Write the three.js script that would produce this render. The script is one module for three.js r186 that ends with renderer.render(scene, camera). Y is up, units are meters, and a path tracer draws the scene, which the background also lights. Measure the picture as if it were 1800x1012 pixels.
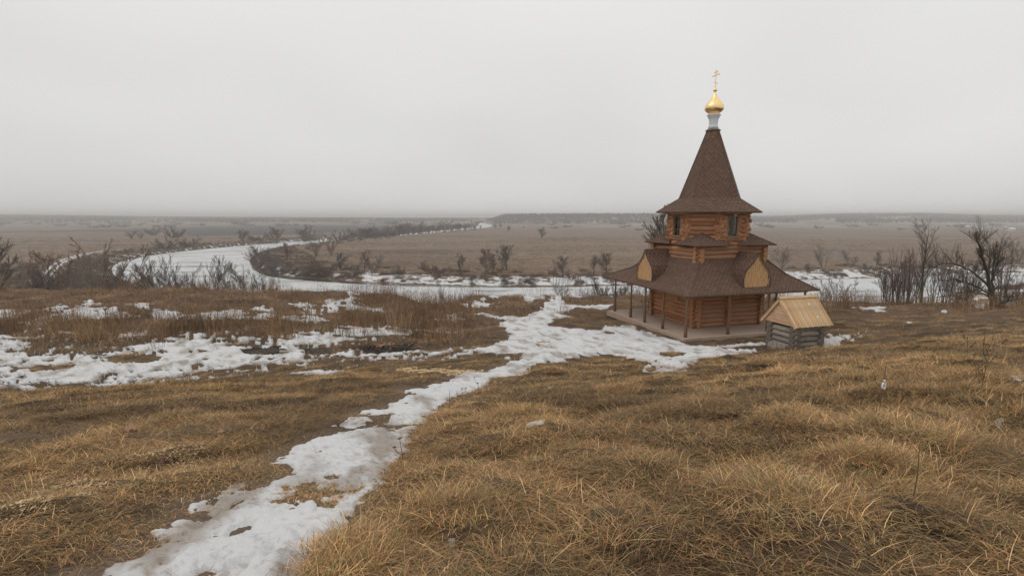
import * as THREE from 'three';
import { mergeGeometries } from 'three/addons/utils/BufferGeometryUtils.js';

// ------------------------------------------------------------------ camera, sky, sun, exposure
const scene = new THREE.Scene();
const FOC = 890, HOR = 381;                       // focal length and horizon row of the 1800 x 1012 photograph
const PITCH = Math.atan((506 - HOR) / FOC);
const camera = new THREE.PerspectiveCamera(2 * Math.atan(506 / FOC) * 180 / Math.PI, 1800 / 1012, 0.1, 20000);
camera.rotation.x = -PITCH;                       // eye at the origin, about 1.65 m over the hill
scene.add(camera);

const renderer = new THREE.WebGLRenderer({ antialias: true });
renderer.toneMapping = THREE.LinearToneMapping;
renderer.toneMappingExposure = 1.0;
renderer.shadowMap.enabled = true;

// overcast sky: one closed cloud layer, a little brighter overhead
{
  const W = 512, Hh = 256, a = new Float32Array(W * Hh * 4);
  const cloud = (az, el) => { const x = Math.cos(az) * Math.cos(el), z = Math.sin(az) * Math.cos(el), k = 1 / (0.25 + Math.abs(Math.sin(el))); return Math.sin(x * k * 2.1 + 1.3 * Math.sin(z * k * 1.7 + 0.6)) * 0.5 + Math.sin(z * k * 3.7 + 1.9 * Math.sin(x * k * 2.9 + 2.0)) * 0.3 + Math.sin((x + z) * k * 6.3 + Math.sin((x - z) * k * 5.1)) * 0.2; };   // faint billows, the same all round
  for (let j = 0; j < Hh; j++) for (let i = 0; i < W; i++) {
    const el = ((j + 0.5) / Hh - 0.5) * Math.PI, az = (i + 0.5) / W * 2 * Math.PI, k = (j * W + i) * 4;
    const t = Math.max(0, Math.sin(el));
    const b = (0.71 + 0.32 * t) * (1 + 0.045 * cloud(az, el));   // the usual brightening of an overcast sky towards the zenith
    const side = 1 + 0.05 * Math.cos(az - 3.9);
    a[k] = b * side * 0.995; a[k + 1] = b * side * 0.99; a[k + 2] = b * side * 0.975; a[k + 3] = 1;
  }
  const sky = new THREE.DataTexture(a, W, Hh, THREE.RGBAFormat, THREE.FloatType);
  sky.mapping = THREE.EquirectangularReflectionMapping; sky.magFilter = THREE.LinearFilter; sky.minFilter = THREE.LinearFilter;
  sky.needsUpdate = true;
  scene.background = sky; scene.environment = sky;
}
const sun = new THREE.DirectionalLight(new THREE.Color(1, 0.97, 0.93), 0.5);
sun.position.set(-60, 90, 10); sun.castShadow = true; sun.shadow.radius = 70;
sun.shadow.camera.left = sun.shadow.camera.bottom = -80; sun.shadow.camera.right = sun.shadow.camera.top = 80; sun.shadow.camera.far = 300;
sun.shadow.mapSize.set(4096, 4096);
scene.add(sun); scene.add(sun.target);
scene.fog = new THREE.FogExp2(new THREE.Color(0.95, 0.925, 0.905), 0.00038);

// ------------------------------------------------------------------ helpers
function rng(seed) { let s = seed >>> 0; return () => { s = (s + 0x6D2B79F5) | 0; let t = Math.imul(s ^ (s >>> 15), 1 | s); t = (t + Math.imul(t ^ (t >>> 7), 61 | t)) ^ t; return ((t ^ (t >>> 14)) >>> 0) / 4294967296; }; }
const PERM = new Uint8Array(512); { const r = rng(77), p = [...Array(256).keys()]; for (let i = 255; i > 0; i--) { const j = Math.floor(r() * (i + 1)); [p[i], p[j]] = [p[j], p[i]]; } for (let i = 0; i < 512; i++) PERM[i] = p[i & 255]; }
const GX = [], GY = []; for (let i = 0; i < 256; i++) { const t = i / 256 * 6.28318; GX.push(Math.cos(t) * 1.5); GY.push(Math.sin(t) * 1.5); }
function noise(x, y) {
  const xi = Math.floor(x), yi = Math.floor(y), fx = x - xi, fy = y - yi, X = xi & 255, Y = yi & 255;
  const u = fx * fx * fx * (fx * (fx * 6 - 15) + 10), v = fy * fy * fy * (fy * (fy * 6 - 15) + 10);
  const g = (a, b, dx, dy) => { const h = PERM[PERM[a] + b]; return GX[h] * dx + GY[h] * dy; };
  const a = g(X, Y, fx, fy), b = g((X + 1) & 255, Y, fx - 1, fy), c = g(X, (Y + 1) & 255, fx, fy - 1), d = g((X + 1) & 255, (Y + 1) & 255, fx - 1, fy - 1);
  return a + (b - a) * u + (c - a) * v + (a - b - c + d) * u * v;
}
function fbm(x, y, o = 4) { let s = 0, a = 0.5; for (let i = 0; i < o; i++) { s += a * noise(x, y); x = x * 2.03 + 17.3; y = y * 2.03 + 5.7; a *= 0.5; } return s; }
const clamp = (v, a, b) => v < a ? a : v > b ? b : v, lerp = (a, b, t) => a + (b - a) * t;
const sstep = (a, b, v) => { const t = clamp((v - a) / (b - a), 0, 1); return t * t * (3 - 2 * t); };
const V3 = (x, y, z) => new THREE.Vector3(x, y, z);
const lin = (r, g, b) => new THREE.Color().setRGB(r, g, b);
const taken = {};
function numbered(name) { const n = taken[name] = (taken[name] ?? -1) + 1; return n ? name + '_' + String(n).padStart(3, '0') : name; }
function tag(o, label, category, group) { o.userData.label = label; o.userData.category = category; if (group) o.userData.group = group; return o; }
function thing(name, label, category, group) { const o = new THREE.Group(); o.name = numbered(name); scene.add(o); return tag(o, label, category, group); }
function part(name, geo, mat, parent) { const m = new THREE.Mesh(geo, mat); m.name = name; m.castShadow = m.receiveShadow = true; parent.add(m); return m; }
function struct(name, geo, mat, label) { const m = new THREE.Mesh(geo, mat); m.name = numbered(name); m.castShadow = m.receiveShadow = true; m.userData.kind = 'structure'; if (label) m.userData.label = label; scene.add(m); return m; }
function geom(pos, idx, col, uv, smooth) {
  const g = new THREE.BufferGeometry();
  g.setAttribute('position', new THREE.BufferAttribute(pos instanceof Float32Array ? pos : new Float32Array(pos), 3));
  if (idx) g.setIndex(idx instanceof Uint32Array ? new THREE.BufferAttribute(idx, 1) : (idx.length > 60000 ? new THREE.BufferAttribute(new Uint32Array(idx), 1) : idx));
  if (col) g.setAttribute('color', new THREE.BufferAttribute(col instanceof Float32Array ? col : new Float32Array(col), 3));
  if (uv) g.setAttribute('uv', new THREE.BufferAttribute(uv instanceof Float32Array ? uv : new Float32Array(uv), 2));
  if (smooth) g.computeVertexNormals();
  return g;
}
function rayOf(px, py) { const c = Math.cos(PITCH), s = Math.sin(PITCH), x = (px - 900) / FOC, y = (506 - py) / FOC; return [x, y * c - s, c + y * s]; }
function atY(px, py, Y) { const r = rayOf(px, py), t = Y / r[1]; return [r[0] * t, r[2] * t]; }          // -> [x, d] on the level Y
function atD(px, py, D) { const r = rayOf(px, py), t = D / r[2]; return [r[0] * t, r[1] * t, D]; }

// ------------------------------------------------------------------ textures
function dataTex(w, h, fn, srgb, rx = 1, ry = 1) {
  const a = new Uint8Array(w * h * 4);
  for (let j = 0; j < h; j++) for (let i = 0; i < w; i++) { const c = fn(i, j), k = (j * w + i) * 4; a[k] = clamp(c[0] * 255, 0, 255); a[k + 1] = clamp(c[1] * 255, 0, 255); a[k + 2] = clamp(c[2] * 255, 0, 255); a[k + 3] = 255; }
  const t = new THREE.DataTexture(a, w, h); t.magFilter = THREE.LinearFilter; t.minFilter = THREE.LinearMipmapLinearFilter; t.generateMipmaps = true;
  t.wrapS = t.wrapT = THREE.RepeatWrapping; t.repeat.set(rx, ry); if (srgb) t.colorSpace = THREE.SRGBColorSpace; t.needsUpdate = true; return t;
}
function tileNoise(w, sx, sy, o = 3) { // tileable field of w x w, by mixing four shifted fields
  return (i, j) => { const u = i / w, v = j / w, f = (a, b) => fbm(a * sx, b * sy, o); return f(u, v) * (1 - u) * (1 - v) + f(u - 1, v) * u * (1 - v) + f(u, v - 1) * (1 - u) * v + f(u - 1, v - 1) * u * v; };
}
// litter: short strokes of straw over dark soil, tiles every 2 m
function litterTex(seed, n, len, base, lo, hi) {
  const N = 1024, f = new Float32Array(N * N), r = rng(seed), tn = tileNoise(N, 40, 40, 4), tb = tileNoise(N, 6, 6, 3);
  for (let j = 0; j < N; j++) for (let i = 0; i < N; i++) f[j * N + i] = base + 0.35 * tn(i, j) + 0.25 * tb(i, j);
  for (let k = 0; k < n; k++) {
    let x = r() * N, y = r() * N; const L = len * (0.4 + r()), th = r() * 6.283, v = lerp(lo, hi, r()); let dx = Math.cos(th), dy = Math.sin(th); const bend = (r() - 0.5) * 0.03;
    for (let s = 0; s < L; s++) { const q = ((y | 0) & (N - 1)) * N + ((x | 0) & (N - 1)); f[q] = lerp(f[q], v, 0.75); const e = dx; dx -= dy * bend; dy += e * bend; x = (x + dx + N) % N; y = (y + dy + N) % N; }
  }
  return f;
}
const litterField = litterTex(5, 9000, 55, 0.42, 0.2, 1.0);
const litterMap = dataTex(1024, 1024, (i, j) => { const v = clamp(litterField[j * 1024 + i], 0.08, 1); return [v, v * 0.985, v * 0.96]; }, false);
const litterBump = litterMap;
// snow grain
const sn1 = tileNoise(512, 9, 9, 5), sn2 = tileNoise(512, 60, 60, 3);
const snowBump = dataTex(512, 512, (i, j) => { const v = 0.5 + 0.5 * sn1(i, j) + 0.22 * sn2(i, j); return [v, v, v]; }, false);
// wood grain along v, knots
const wr = rng(9), knots = [...Array(7)].map(() => [wr() * 256, wr() * 512, 5 + wr() * 8]);
const grainMap = dataTex(256, 512, (i, j) => {
  let sx = 0, dk = 1;
  for (const [kx, ky, kr] of knots) { let dx = i - kx, dy = j - ky; dx -= Math.round(dx / 256) * 256; dy -= Math.round(dy / 512) * 512; const q = Math.hypot(dx, dy * 0.35) / kr; sx += Math.sign(dx) * 5 * Math.exp(-q * q * 0.4); if (q < 0.7) dk = Math.min(dk, 0.45); else if (q < 1.1) dk = Math.min(dk, 0.75); }
  const u = (i + sx) / 256, w1 = Math.abs(u - Math.floor(u) - 0.5) * 2;
  const g = 0.82 + 0.22 * noise(u * 40, j / 170) * Math.min(1, w1 * 0 + 1) + 0.14 * noise(u * 90 + 7, j / 60) + 0.12 * noise(u * 6, j / 90);
  const crack = noise(u * 22 + 3, j / 240) > 0.62 ? 0.6 : 1;
  const v = clamp(g * dk * crack, 0.1, 1); return [v, v * (0.96 + 0.04 * v), v * (0.9 + 0.1 * v)];
}, false);
// sawn end: rings
const endMap = dataTex(128, 128, (i, j) => { const dx = i / 64 - 1, dy = j / 64 - 1, r = Math.hypot(dx, dy), a = Math.atan2(dy, dx); let v = 0.8 + 0.12 * Math.sin(r * 46 + noise(a * 2, r * 3) * 2); if (Math.abs(Math.sin(a * 1.5 + 0.4)) < 0.04 + 0.02 * noise(r * 5, 1)) v *= 0.5; if (r > 0.9) v *= 0.75; return [v, v * 0.97, v * 0.92]; }, false);

const std = (o) => new THREE.MeshStandardMaterial({ roughness: 0.9, metalness: 0, ...o });
const wood = (r, g, b, o = {}) => std({ color: lin(r, g, b), map: grainMap, bumpMap: grainMap, bumpScale: 0.004, roughness: 0.8, ...o });
const M = {
  ground: std({ vertexColors: true, map: litterMap, bumpMap: litterBump, bumpScale: 0.02, roughness: 1 }),
  valley: std({ vertexColors: true, map: litterMap, roughness: 1 }),
  snow: std({ vertexColors: true, bumpMap: snowBump, bumpScale: 0.03, roughness: 0.75 }),
  bark: std({ color: lin(0.10, 0.08, 0.065), bumpMap: grainMap, bumpScale: 0.01 }),
  barkGreen: std({ color: lin(0.075, 0.07, 0.045) }),
  twig: std({ color: lin(0.16, 0.128, 0.105) }),
  twigRed: std({ color: lin(0.19, 0.12, 0.092) }),
  twigGrey: std({ color: lin(0.20, 0.17, 0.145) }),
};

// ------------------------------------------------------------------ terrain
const COLS = [ // [a = x/d, [d, height] ...] profiles of the hill, from beside the camera down to the valley
  [-1.0, [[-10, -0.3], [0, -1.35], [2.2, -1.72], [5, -2.4], [8, -3.05], [9.5, -3.42], [11.5, -4.3], [13.5, -5.0], [16, -5.5], [20, -5.9], [24, -6.0], [30, -6.2], [36, -6.2], [42, -6.4], [46, -6.75], [52, -9], [60, -12], [80, -19], [105, -26], [150, -31]]],
  [-0.67, [[-10, -0.3], [0, -1.35], [2.2, -1.72], [5, -2.42], [8, -3.0], [10.5, -3.55], [12.5, -4.3], [14.5, -5.1], [17, -5.6], [21, -5.9], [25, -6.0], [30, -6.0], [36, -5.9], [42, -6.0], [46, -6.8], [52, -9], [60, -12], [80, -19], [105, -26], [150, -31]]],
  [-0.34, [[-10, -0.3], [0, -1.35], [2.2, -1.74], [5, -2.46], [8, -3.06], [12, -3.85], [14.5, -4.6], [17, -5.2], [21, -5.8], [25, -6.1], [30, -6.35], [36, -6.5], [41, -6.45], [45, -6.75], [50, -8.6], [60, -12.5], [80, -19], [105, -26], [150, -31]]],
  [-0.24, [[-10, -0.3], [0, -1.35], [2.2, -1.73], [5, -2.44], [8, -3.05], [12, -3.85], [14.5, -4.5], [17, -5.1], [21, -5.75], [25, -6.1], [30, -6.45], [36, -6.7], [41, -6.75], [44, -7.0], [48, -8.3], [55, -11], [62, -13.3], [80, -19], [105, -26], [150, -31]]],
  [-0.16, [[-10, -0.3], [0, -1.35], [2.2, -1.72], [5, -2.42], [8, -3.03], [12, -3.8], [14.5, -4.35], [17, -4.95], [21, -5.65], [25, -6.1], [30, -6.55], [36, -6.95], [40, -7.15], [43, -7.5], [46, -8.4], [52, -10.6], [62, -13.6], [80, -19], [105, -26], [150, -31]]],
  [-0.08, [[-10, -0.3], [0, -1.35], [2.2, -1.71], [5, -2.41], [8, -3.01], [14, -4.15], [18, -4.9], [22, -5.6], [26, -6.12], [32, -6.6], [40, -6.95], [44, -7.15], [47, -7.5], [52, -9.6], [62, -13.2], [80, -19], [105, -26], [150, -31]]],
  [0.0, [[-10, -0.3], [0, -1.35], [2.2, -1.7], [5, -2.4], [8, -3.0], [14, -4.1], [18, -4.85], [22, -5.55], [26, -6.1], [32, -6.6], [40, -7.0], [46, -7.3], [50, -7.85], [55, -9.8], [62, -13], [80, -19], [105, -26], [150, -31]]],
  [0.34, [[-10, -0.2], [0, -1.25], [2.2, -1.66], [5, -2.22], [8, -2.75], [11, -3.35], [14, -4.1], [16.5, -4.85], [19, -5.4], [22, -5.95], [25.5, -6.33], [34, -6.42], [40, -6.6], [46, -7.3], [52, -9.4], [62, -13], [80, -19], [105, -26], [150, -31]]],
  [0.5, [[-10, -0.2], [0, -1.2], [2.2, -1.62], [5, -2.12], [8, -2.66], [11, -3.22], [14, -3.98], [16, -4.6], [18.5, -5.2], [20.5, -5.5], [24, -6.05], [27, -6.3], [34, -6.35], [40, -6.6], [46, -7.4], [52, -9.4], [62, -13], [80, -19], [105, -26], [150, -31]]],
  [0.67, [[-10, -0.2], [0, -1.15], [2.2, -1.6], [5, -2.05], [8, -2.55], [11, -3.07], [14.5, -3.82], [16, -4.3], [18, -4.9], [21, -5.5], [26, -5.75], [30, -5.9], [36, -6.4], [42, -7.2], [50, -9.2], [62, -13], [80, -19], [105, -26], [150, -31]]],
  [1.0, [[-10, -0.2], [0, -1.1], [2.2, -1.58], [5, -2.0], [8, -2.43], [11, -2.88], [15, -3.64], [18, -4.4], [24, -5.1], [30, -5.7], [36, -6.45], [42, -7.5], [50, -9.8], [62, -13.5], [80, -19], [105, -26], [150, -31]]],
];
const PSTEP = 0.5, PN = 340;
const PROF = COLS.map(([, pts]) => {
  const raw = new Float32Array(PN); let k = 0;
  for (let i = 0; i < PN; i++) { const d = -10 + i * PSTEP; while (k < pts.length - 2 && d > pts[k + 1][0]) k++; raw[i] = lerp(pts[k][1], pts[k + 1][1], clamp((d - pts[k][0]) / (pts[k + 1][0] - pts[k][0]), 0, 1)); }
  const out = new Float32Array(PN);
  for (let i = 0; i < PN; i++) { const d = -10 + i * PSTEP, w = d < 20 ? 1 : d < 50 ? 2 : 4; let s = 0, n = 0; for (let q = -w; q <= w; q++) { const g = w + 1 - Math.abs(q); s += raw[clamp(i + q, 0, PN - 1)] * g; n += g; } out[i] = s / n; }
  return out;
});
function baseH(x, d) {
  const a = clamp(x / Math.max(d, 6), -0.9999, 0.9999), f = clamp((d + 10) / PSTEP, 0, PN - 1.001), i = f | 0, t = f - i;
  let c = 0; while (c < COLS.length - 2 && a > COLS[c + 1][0]) c++;
  const u0 = (a - COLS[c][0]) / (COLS[c + 1][0] - COLS[c][0]), u = u0 * u0 * (3 - 2 * u0) * 0.5 + u0 * 0.5;
  return lerp(lerp(PROF[c][i], PROF[c][i + 1], t), lerp(PROF[c + 1][i], PROF[c + 1][i + 1], t), u);
}
function hit(px, py, far = 70) { // where the line of sight meets the hill
  const r = rayOf(px, py), s = r[1] / r[2], ax = r[0] / r[2]; let d0 = 1.2;
  for (let d = 1.2; d < far; d *= 1.012) { if (s * d < baseH(ax * d, d)) { let lo = d0, hi = d; for (let k = 0; k < 20; k++) { const m = (lo + hi) / 2; if (s * m < baseH(ax * m, m)) hi = m; else lo = m; } return [ax * hi, hi]; } d0 = d; }
  return [ax * far, far];
}
// signed distance to a polygon, positive inside
function sdPoly(P, x, y) {
  let best = 1e9, inside = false; const n = P.length;
  for (let i = 0, j = n - 1; i < n; j = i++) {
    const xi = P[i][0], yi = P[i][1], xj = P[j][0], yj = P[j][1], ex = xj - xi, ey = yj - yi, wx = x - xi, wy = y - yi;
    const t = clamp((wx * ex + wy * ey) / (ex * ex + ey * ey + 1e-12), 0, 1), bx = wx - ex * t, by = wy - ey * t, q = bx * bx + by * by; if (q < best) best = q;
    if ((yi > y) !== (yj > y) && x < (xj - xi) * (y - yi) / (yj - yi) + xi) inside = !inside;
  }
  return (inside ? 1 : -1) * Math.sqrt(best);
}
function region(pts, amp, sc, sx = 1, bias = 0) { // pts: picture points of an outline on the hill
  const P = pts.map(([a, b]) => hit(a, b)); let x0 = 1e9, x1 = -1e9, y0 = 1e9, y1 = -1e9;
  for (const [x, y] of P) { x0 = Math.min(x0, x); x1 = Math.max(x1, x); y0 = Math.min(y0, y); y1 = Math.max(y1, y); }
  const m = Math.max(1.2, amp * 2.2); return { P, x0: x0 - m, x1: x1 + m, y0: y0 - m, y1: y1 + m, amp, sc, sx, bias };
}
const z7 = (a) => a.map(([x, y]) => [100 + x / 2.571, 720 + y / 2.571]), z5 = (a) => a.map(([x, y]) => [420 + x / 3.75, 500 + y / 3.75]), z6 = (a) => a.map(([x, y]) => [800 + x / 3, 500 + y / 3]);
const ell = (px, py, rx, ry, n = 9) => [...Array(n)].map((_, i) => { const t = i / n * 6.283, k = 0.8 + 0.4 * Math.abs(noise(px * 0.13 + i * 1.7, py * 0.21)); return [px + rx * k * Math.cos(t), py + ry * k * Math.sin(t)]; });
const PATH1 = [[60, 790], [60, 745], [150, 735], [230, 700], [260, 655], [320, 625], [400, 590], [460, 545], [470, 505], [520, 485], [590, 465], [625, 385], [720, 370], [880, 345], [980, 310], [1060, 270], [1050, 240], [990, 225], [1020, 190], [1140, 122], [1290, 82], [1430, 66], [1600, 72], [1590, 130], [1560, 180], [1500, 250], [1470, 310], [1400, 365], [1340, 420], [1270, 510], [1210, 590], [1190, 640], [1100, 740], [1060, 790]];
const PATH2 = [[790, 830], [860, 810], [930, 815], [960, 800], [980, 770], [1090, 740], [1110, 720], [1140, 705], [1100, 685], [1120, 675], [1230, 670], [1240, 655], [1380, 620], [1400, 600], [1480, 575], [1620, 565], [1740, 525], [1800, 495], [1830, 520], [1830, 590], [1740, 600], [1660, 595], [1640, 620], [1620, 660], [1530, 690], [1450, 715], [1390, 740], [1300, 790], [1290, 810], [1240, 840], [1230, 880], [1190, 905], [940, 905], [1000, 870], [960, 840], [880, 838]];
const YARD = [[-10, 590], [75, 560], [150, 520], [185, 480], [320, 485], [420, 430], [570, 415], [600, 385], [800, 370], [880, 385], [1030, 415], [1055, 440], [1010, 460], [1090, 478], [1200, 450], [1400, 390], [1560, 345], [1480, 345], [1420, 330], [1600, 318], [1660, 296], [1500, 296], [1380, 320], [1250, 315], [1100, 285], [1000, 250], [900, 220], [800, 225], [760, 240], [560, 242], [480, 212], [610, 165], [520, 160], [640, 132], [800, 128], [860, 112], [870, 100], [700, 113], [590, 110], [580, 85], [548, 60], [520, 60], [505, 80], [500, 100], [440, 130], [360, 170], [250, 165], [130, 140], [110, 148], [260, 188], [250, 230], [300, 270], [230, 310], [150, 340], [60, 385], [200, 372], [390, 362], [300, 400], [160, 450], [0, 490]];
const SNOW = [
  region(z7(PATH1), 0.09, 0.16), region(z5(PATH2), 0.13, 0.25), region(z6(YARD), 0.45, 1.0, 1.8),
  region(z5([[620, 915], [710, 895], [720, 870], [800, 862], [880, 868], [910, 882], [830, 900], [760, 918]]), 0.10, 0.3),
  region(z5([[830, 915], [880, 903], [930, 908], [900, 928]]), 0.06, 0.3), region(z5([[1040, 930], [1180, 912], [1190, 930], [1080, 938]]), 0.06, 0.3),
  region(z7([[720, 362], [790, 330], [850, 308], [845, 330], [790, 352]]), 0.05, 0.2),
  // gully on the left
  region([[-80, 592], [40, 586], [75, 590], [100, 600], [92, 622], [180, 619], [260, 598], [330, 588], [370, 586], [450, 600], [520, 585], [580, 577], [650, 575], [770, 575], [772, 586], [700, 592], [620, 602], [570, 608], [640, 616], [700, 622], [800, 618], [880, 612], [950, 602], [930, 614], [840, 627], [760, 630], [690, 634], [600, 628], [540, 634], [500, 642], [430, 650], [330, 662], [270, 674], [100, 682], [-80, 692]], 3.0, 0.6, 3.2, -0.5),
  region([[500, 655], [540, 648], [600, 653], [585, 662], [540, 660]], 0.5, 0.9, 1.5, -0.05),
  // patches on the mounds
  ...[[[-20, 547], [45, 541], [30, 556], [-20, 572]], [[82, 541], [105, 536], [108, 544], [90, 546]], [[93, 562], [100, 550], [135, 540], [160, 532], [152, 545], [178, 542], [190, 550], [200, 547], [227, 558], [190, 561], [160, 566], [120, 566]], [[53, 562], [78, 556], [92, 564], [80, 572], [56, 570]], [[258, 560], [275, 543], [322, 553], [300, 561]], [[325, 556], [350, 551], [400, 541], [432, 550], [420, 561], [340, 561]], [[232, 533], [246, 531], [262, 541], [248, 543]], [[220, 588], [248, 583], [250, 588], [225, 591]],
    [[444, 539], [462, 537], [482, 545], [460, 546]], [[434, 562], [455, 552], [480, 553], [474, 562]], [[493, 564], [510, 556], [532, 557], [522, 566]], [[533, 566], [552, 559], [574, 560], [560, 568]], [[518, 534], [540, 532], [560, 544], [548, 548]], [[567, 542], [580, 523], [589, 536], [582, 545]], [[592, 531], [625, 519], [622, 532], [640, 540], [612, 541]], [[646, 541], [672, 541], [670, 547], [650, 547]], [[775, 561], [790, 556], [809, 561], [790, 564]],
    [[821, 535], [840, 528], [864, 523], [860, 529], [836, 538]], [[924, 524], [945, 520], [962, 522], [958, 530], [934, 533]], [[1440, 612], [1462, 594], [1488, 586], [1476, 597], [1456, 611]], [[1508, 546], [1530, 541], [1558, 543], [1540, 548]]].map((p) => region(p, 0.95, 0.8, 1.5, 0.18)),
  // small leftovers in the near grass
  ...[[1760, 741, 15, 7], [1793, 679, 18, 7], [1693, 730, 12, 3.5], [797, 951, 13, 11], [812, 985, 15, 14], [716, 988, 17, 15], [903, 738, 9, 4], [967, 689, 6, 3], [770, 985, 22, 12], [1660, 547, 9, 3], [1600, 568, 8, 2.5], [1723, 538, 12, 4]].map(([a, b, c, e]) => region(ell(a, b, c, e), 0.07, 0.09, 1, -0.015)),
];
const HOLES = [region(z7([[1010, 392], [1060, 330], [1150, 308], [1240, 326], [1315, 342], [1215, 372], [1245, 402], [1140, 398], [1090, 407]]), 0.15, 0.14), region(z7([[505, 770], [540, 735], [620, 722], [690, 742], [680, 775]]), 0.14, 0.15), region(z7([[1200, 280], [1250, 272], [1262, 288], [1215, 295]]), 0.06, 0.08), region(z7([[600, 445], [640, 420], [690, 425], [700, 460], [640, 470]]), 0.1, 0.15),
  region([[160, 640], [225, 622], [285, 626], [250, 638], [190, 642]], 0.6, 1.2, 2), region([[20, 652], [70, 640], [150, 645], [90, 656]], 0.6, 1.2, 2), region([[420, 617], [470, 612], [505, 618], [450, 624]], 0.4, 0.8, 2), region([[540, 616], [570, 610], [610, 618], [560, 626]], 0.4, 0.8, 2), region([[640, 614], [690, 608], [712, 616], [660, 622]], 0.4, 0.8, 2), region([[60, 600], [80, 598], [82, 614], [62, 616]], 0.3, 0.6),
  region([[1155, 622], [1185, 616], [1215, 623], [1180, 630]], 0.2, 0.5), region([[1065, 585], [1080, 582], [1084, 588], [1068, 588]], 0.2, 0.5)];
const pathRegions = SNOW.slice(0, 2);
function fieldOf(R, x, d) {
  let best = -9;
  for (const r of R) { if (x < r.x0 || x > r.x1 || d < r.y0 || d > r.y1) continue; const s = sdPoly(r.P, x, d); if (s < -r.amp * 2 || s + r.amp < best) continue; const e = s + r.bias + r.amp * (1.5 * fbm(x / (r.sc * r.sx), d / r.sc, 5) + 0.6 * noise(x / (0.05 + 0.006 * d) + 3, d / (0.04 + 0.012 * d)) + 0.42 * noise(x / (0.022 + 0.004 * d) + 9, d / (0.02 + 0.008 * d))); if (e > best) best = e; }
  return best;
}
function snowE(x, d) { let e = fieldOf(SNOW, x, d); if (e > -1) { const h = fieldOf(HOLES, x, d); if (h > -1) e = Math.min(e, -h); } return e; }
function pathSd(x, d) { let b = -9; for (const r of pathRegions) { if (x < r.x0 - 1 || x > r.x1 + 1 || d < r.y0 - 1 || d > r.y1 + 1) continue; b = Math.max(b, sdPoly(r.P, x, d)); } return b; }
// chapel frame: u along its right side, v along its left side, from the near corner of the eaves
const CH = { fx: 8.945, fd: 25.48, rot: 16.43 * Math.PI / 180, deck: -6.15 };
const toUV = (x, d) => { const dx = x - CH.fx, dd = d - CH.fd, c = Math.cos(CH.rot), s = Math.sin(CH.rot); return [dx * c + dd * s, -dx * s + dd * c]; };
const fromUV = (u, v) => { const c = Math.cos(CH.rot), s = Math.sin(CH.rot); return [CH.fx + u * c - v * s, CH.fd + u * s + v * c]; };
function slabDist(x, d) { const [u, v] = toUV(x, d); return Math.max(-0.35 - u, u - 7.95, -0.35 - v, v - 8.1); }
const PLINE = [[330, 1010], [430, 930], [520, 850], [600, 800], [680, 760], [740, 700], [840, 670], [930, 630], [980, 600]].map(([a, b]) => hit(a, b));
const pathX = (d) => { let i = 0; while (i < PLINE.length - 2 && d > PLINE[i + 1][1]) i++; return lerp(PLINE[i][0], PLINE[i + 1][0], clamp((d - PLINE[i][1]) / (PLINE[i + 1][1] - PLINE[i][1]), 0, 1)); };   // middle of the path
const lump = (x, d) => noise(x / 0.62 + 50, d / 0.62) + 0.5 * noise(x / 0.3 + 20, d / 0.3);
function heightAt(x, d, ps) {
  let h = baseH(x, d);
  if (ps === undefined) ps = d < 20 ? pathSd(x, d) : -9;
  const k = sstep(-0.7, -0.05, ps), rough = 1 - 0.8 * k;
  const w = sstep(14, 40, d);
  h += rough * (0.16 * fbm(x / 1.7 + 3, d / 1.7, 3) + (x > pathX(d) ? 0.10 : 0.055) * (d < 26 ? lump(x, d) : 0) + lerp(0, 0.6, w) * fbm(x / 4.5, d / 4.5, 4));
  h -= 0.05 * k;
  const right = x > pathX(d) ? 1 : 0; if (right && ps > -1.6 && ps < 0.2) h += 0.04 * sstep(-0.05, -0.5, ps) * sstep(-1.6, -0.7, ps);
  const sd = slabDist(x, d); if (sd < 2.5) h = lerp(Math.min(h, CH.deck - 0.13 + 0.03 * noise(x, d)), h, sstep(0.3, 2.5, sd));
  return h;
}
// footprints trodden along the path
const STEPS = (() => { const r = rng(140), line = PLINE, out = []; for (let w = 0; w < 5; w++) { const off = (w - 2) * 0.3 + (r() - 0.5) * 0.2; for (let i = 0; i < line.length - 1; i++) { const [x0, d0] = line[i], [x1, d1] = line[i + 1], L = Math.hypot(x1 - x0, d1 - d0), a = Math.atan2(d1 - d0, x1 - x0); for (let t = r() * 0.4; t < L; t += 0.33 + r() * 0.2) { const s = out.length % 2 ? 0.1 : -0.1, q = off * (1 + 0.3 * r()) + s + (r() - 0.5) * 0.1; out.push([x0 + Math.cos(a) * t - Math.sin(a) * q, d0 + Math.sin(a) * t + Math.cos(a) * q, a + (r() - 0.5) * 0.4, 0.5 + r() * 0.6]); } } } return out; })();
function treadAt(x, d) { if (d > 22) return 0; let m = 0; for (const [sx, sd, a, k] of STEPS) { const dx = x - sx, dy = d - sd; if (dx * dx + dy * dy > 0.09) continue; const u = dx * Math.cos(a) + dy * Math.sin(a), v = -dx * Math.sin(a) + dy * Math.cos(a), q = (u / 0.15) ** 2 + (v / 0.065) ** 2; m = Math.max(m, k * (1 - sstep(0.45, 1.15, q))); } return m; }
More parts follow.
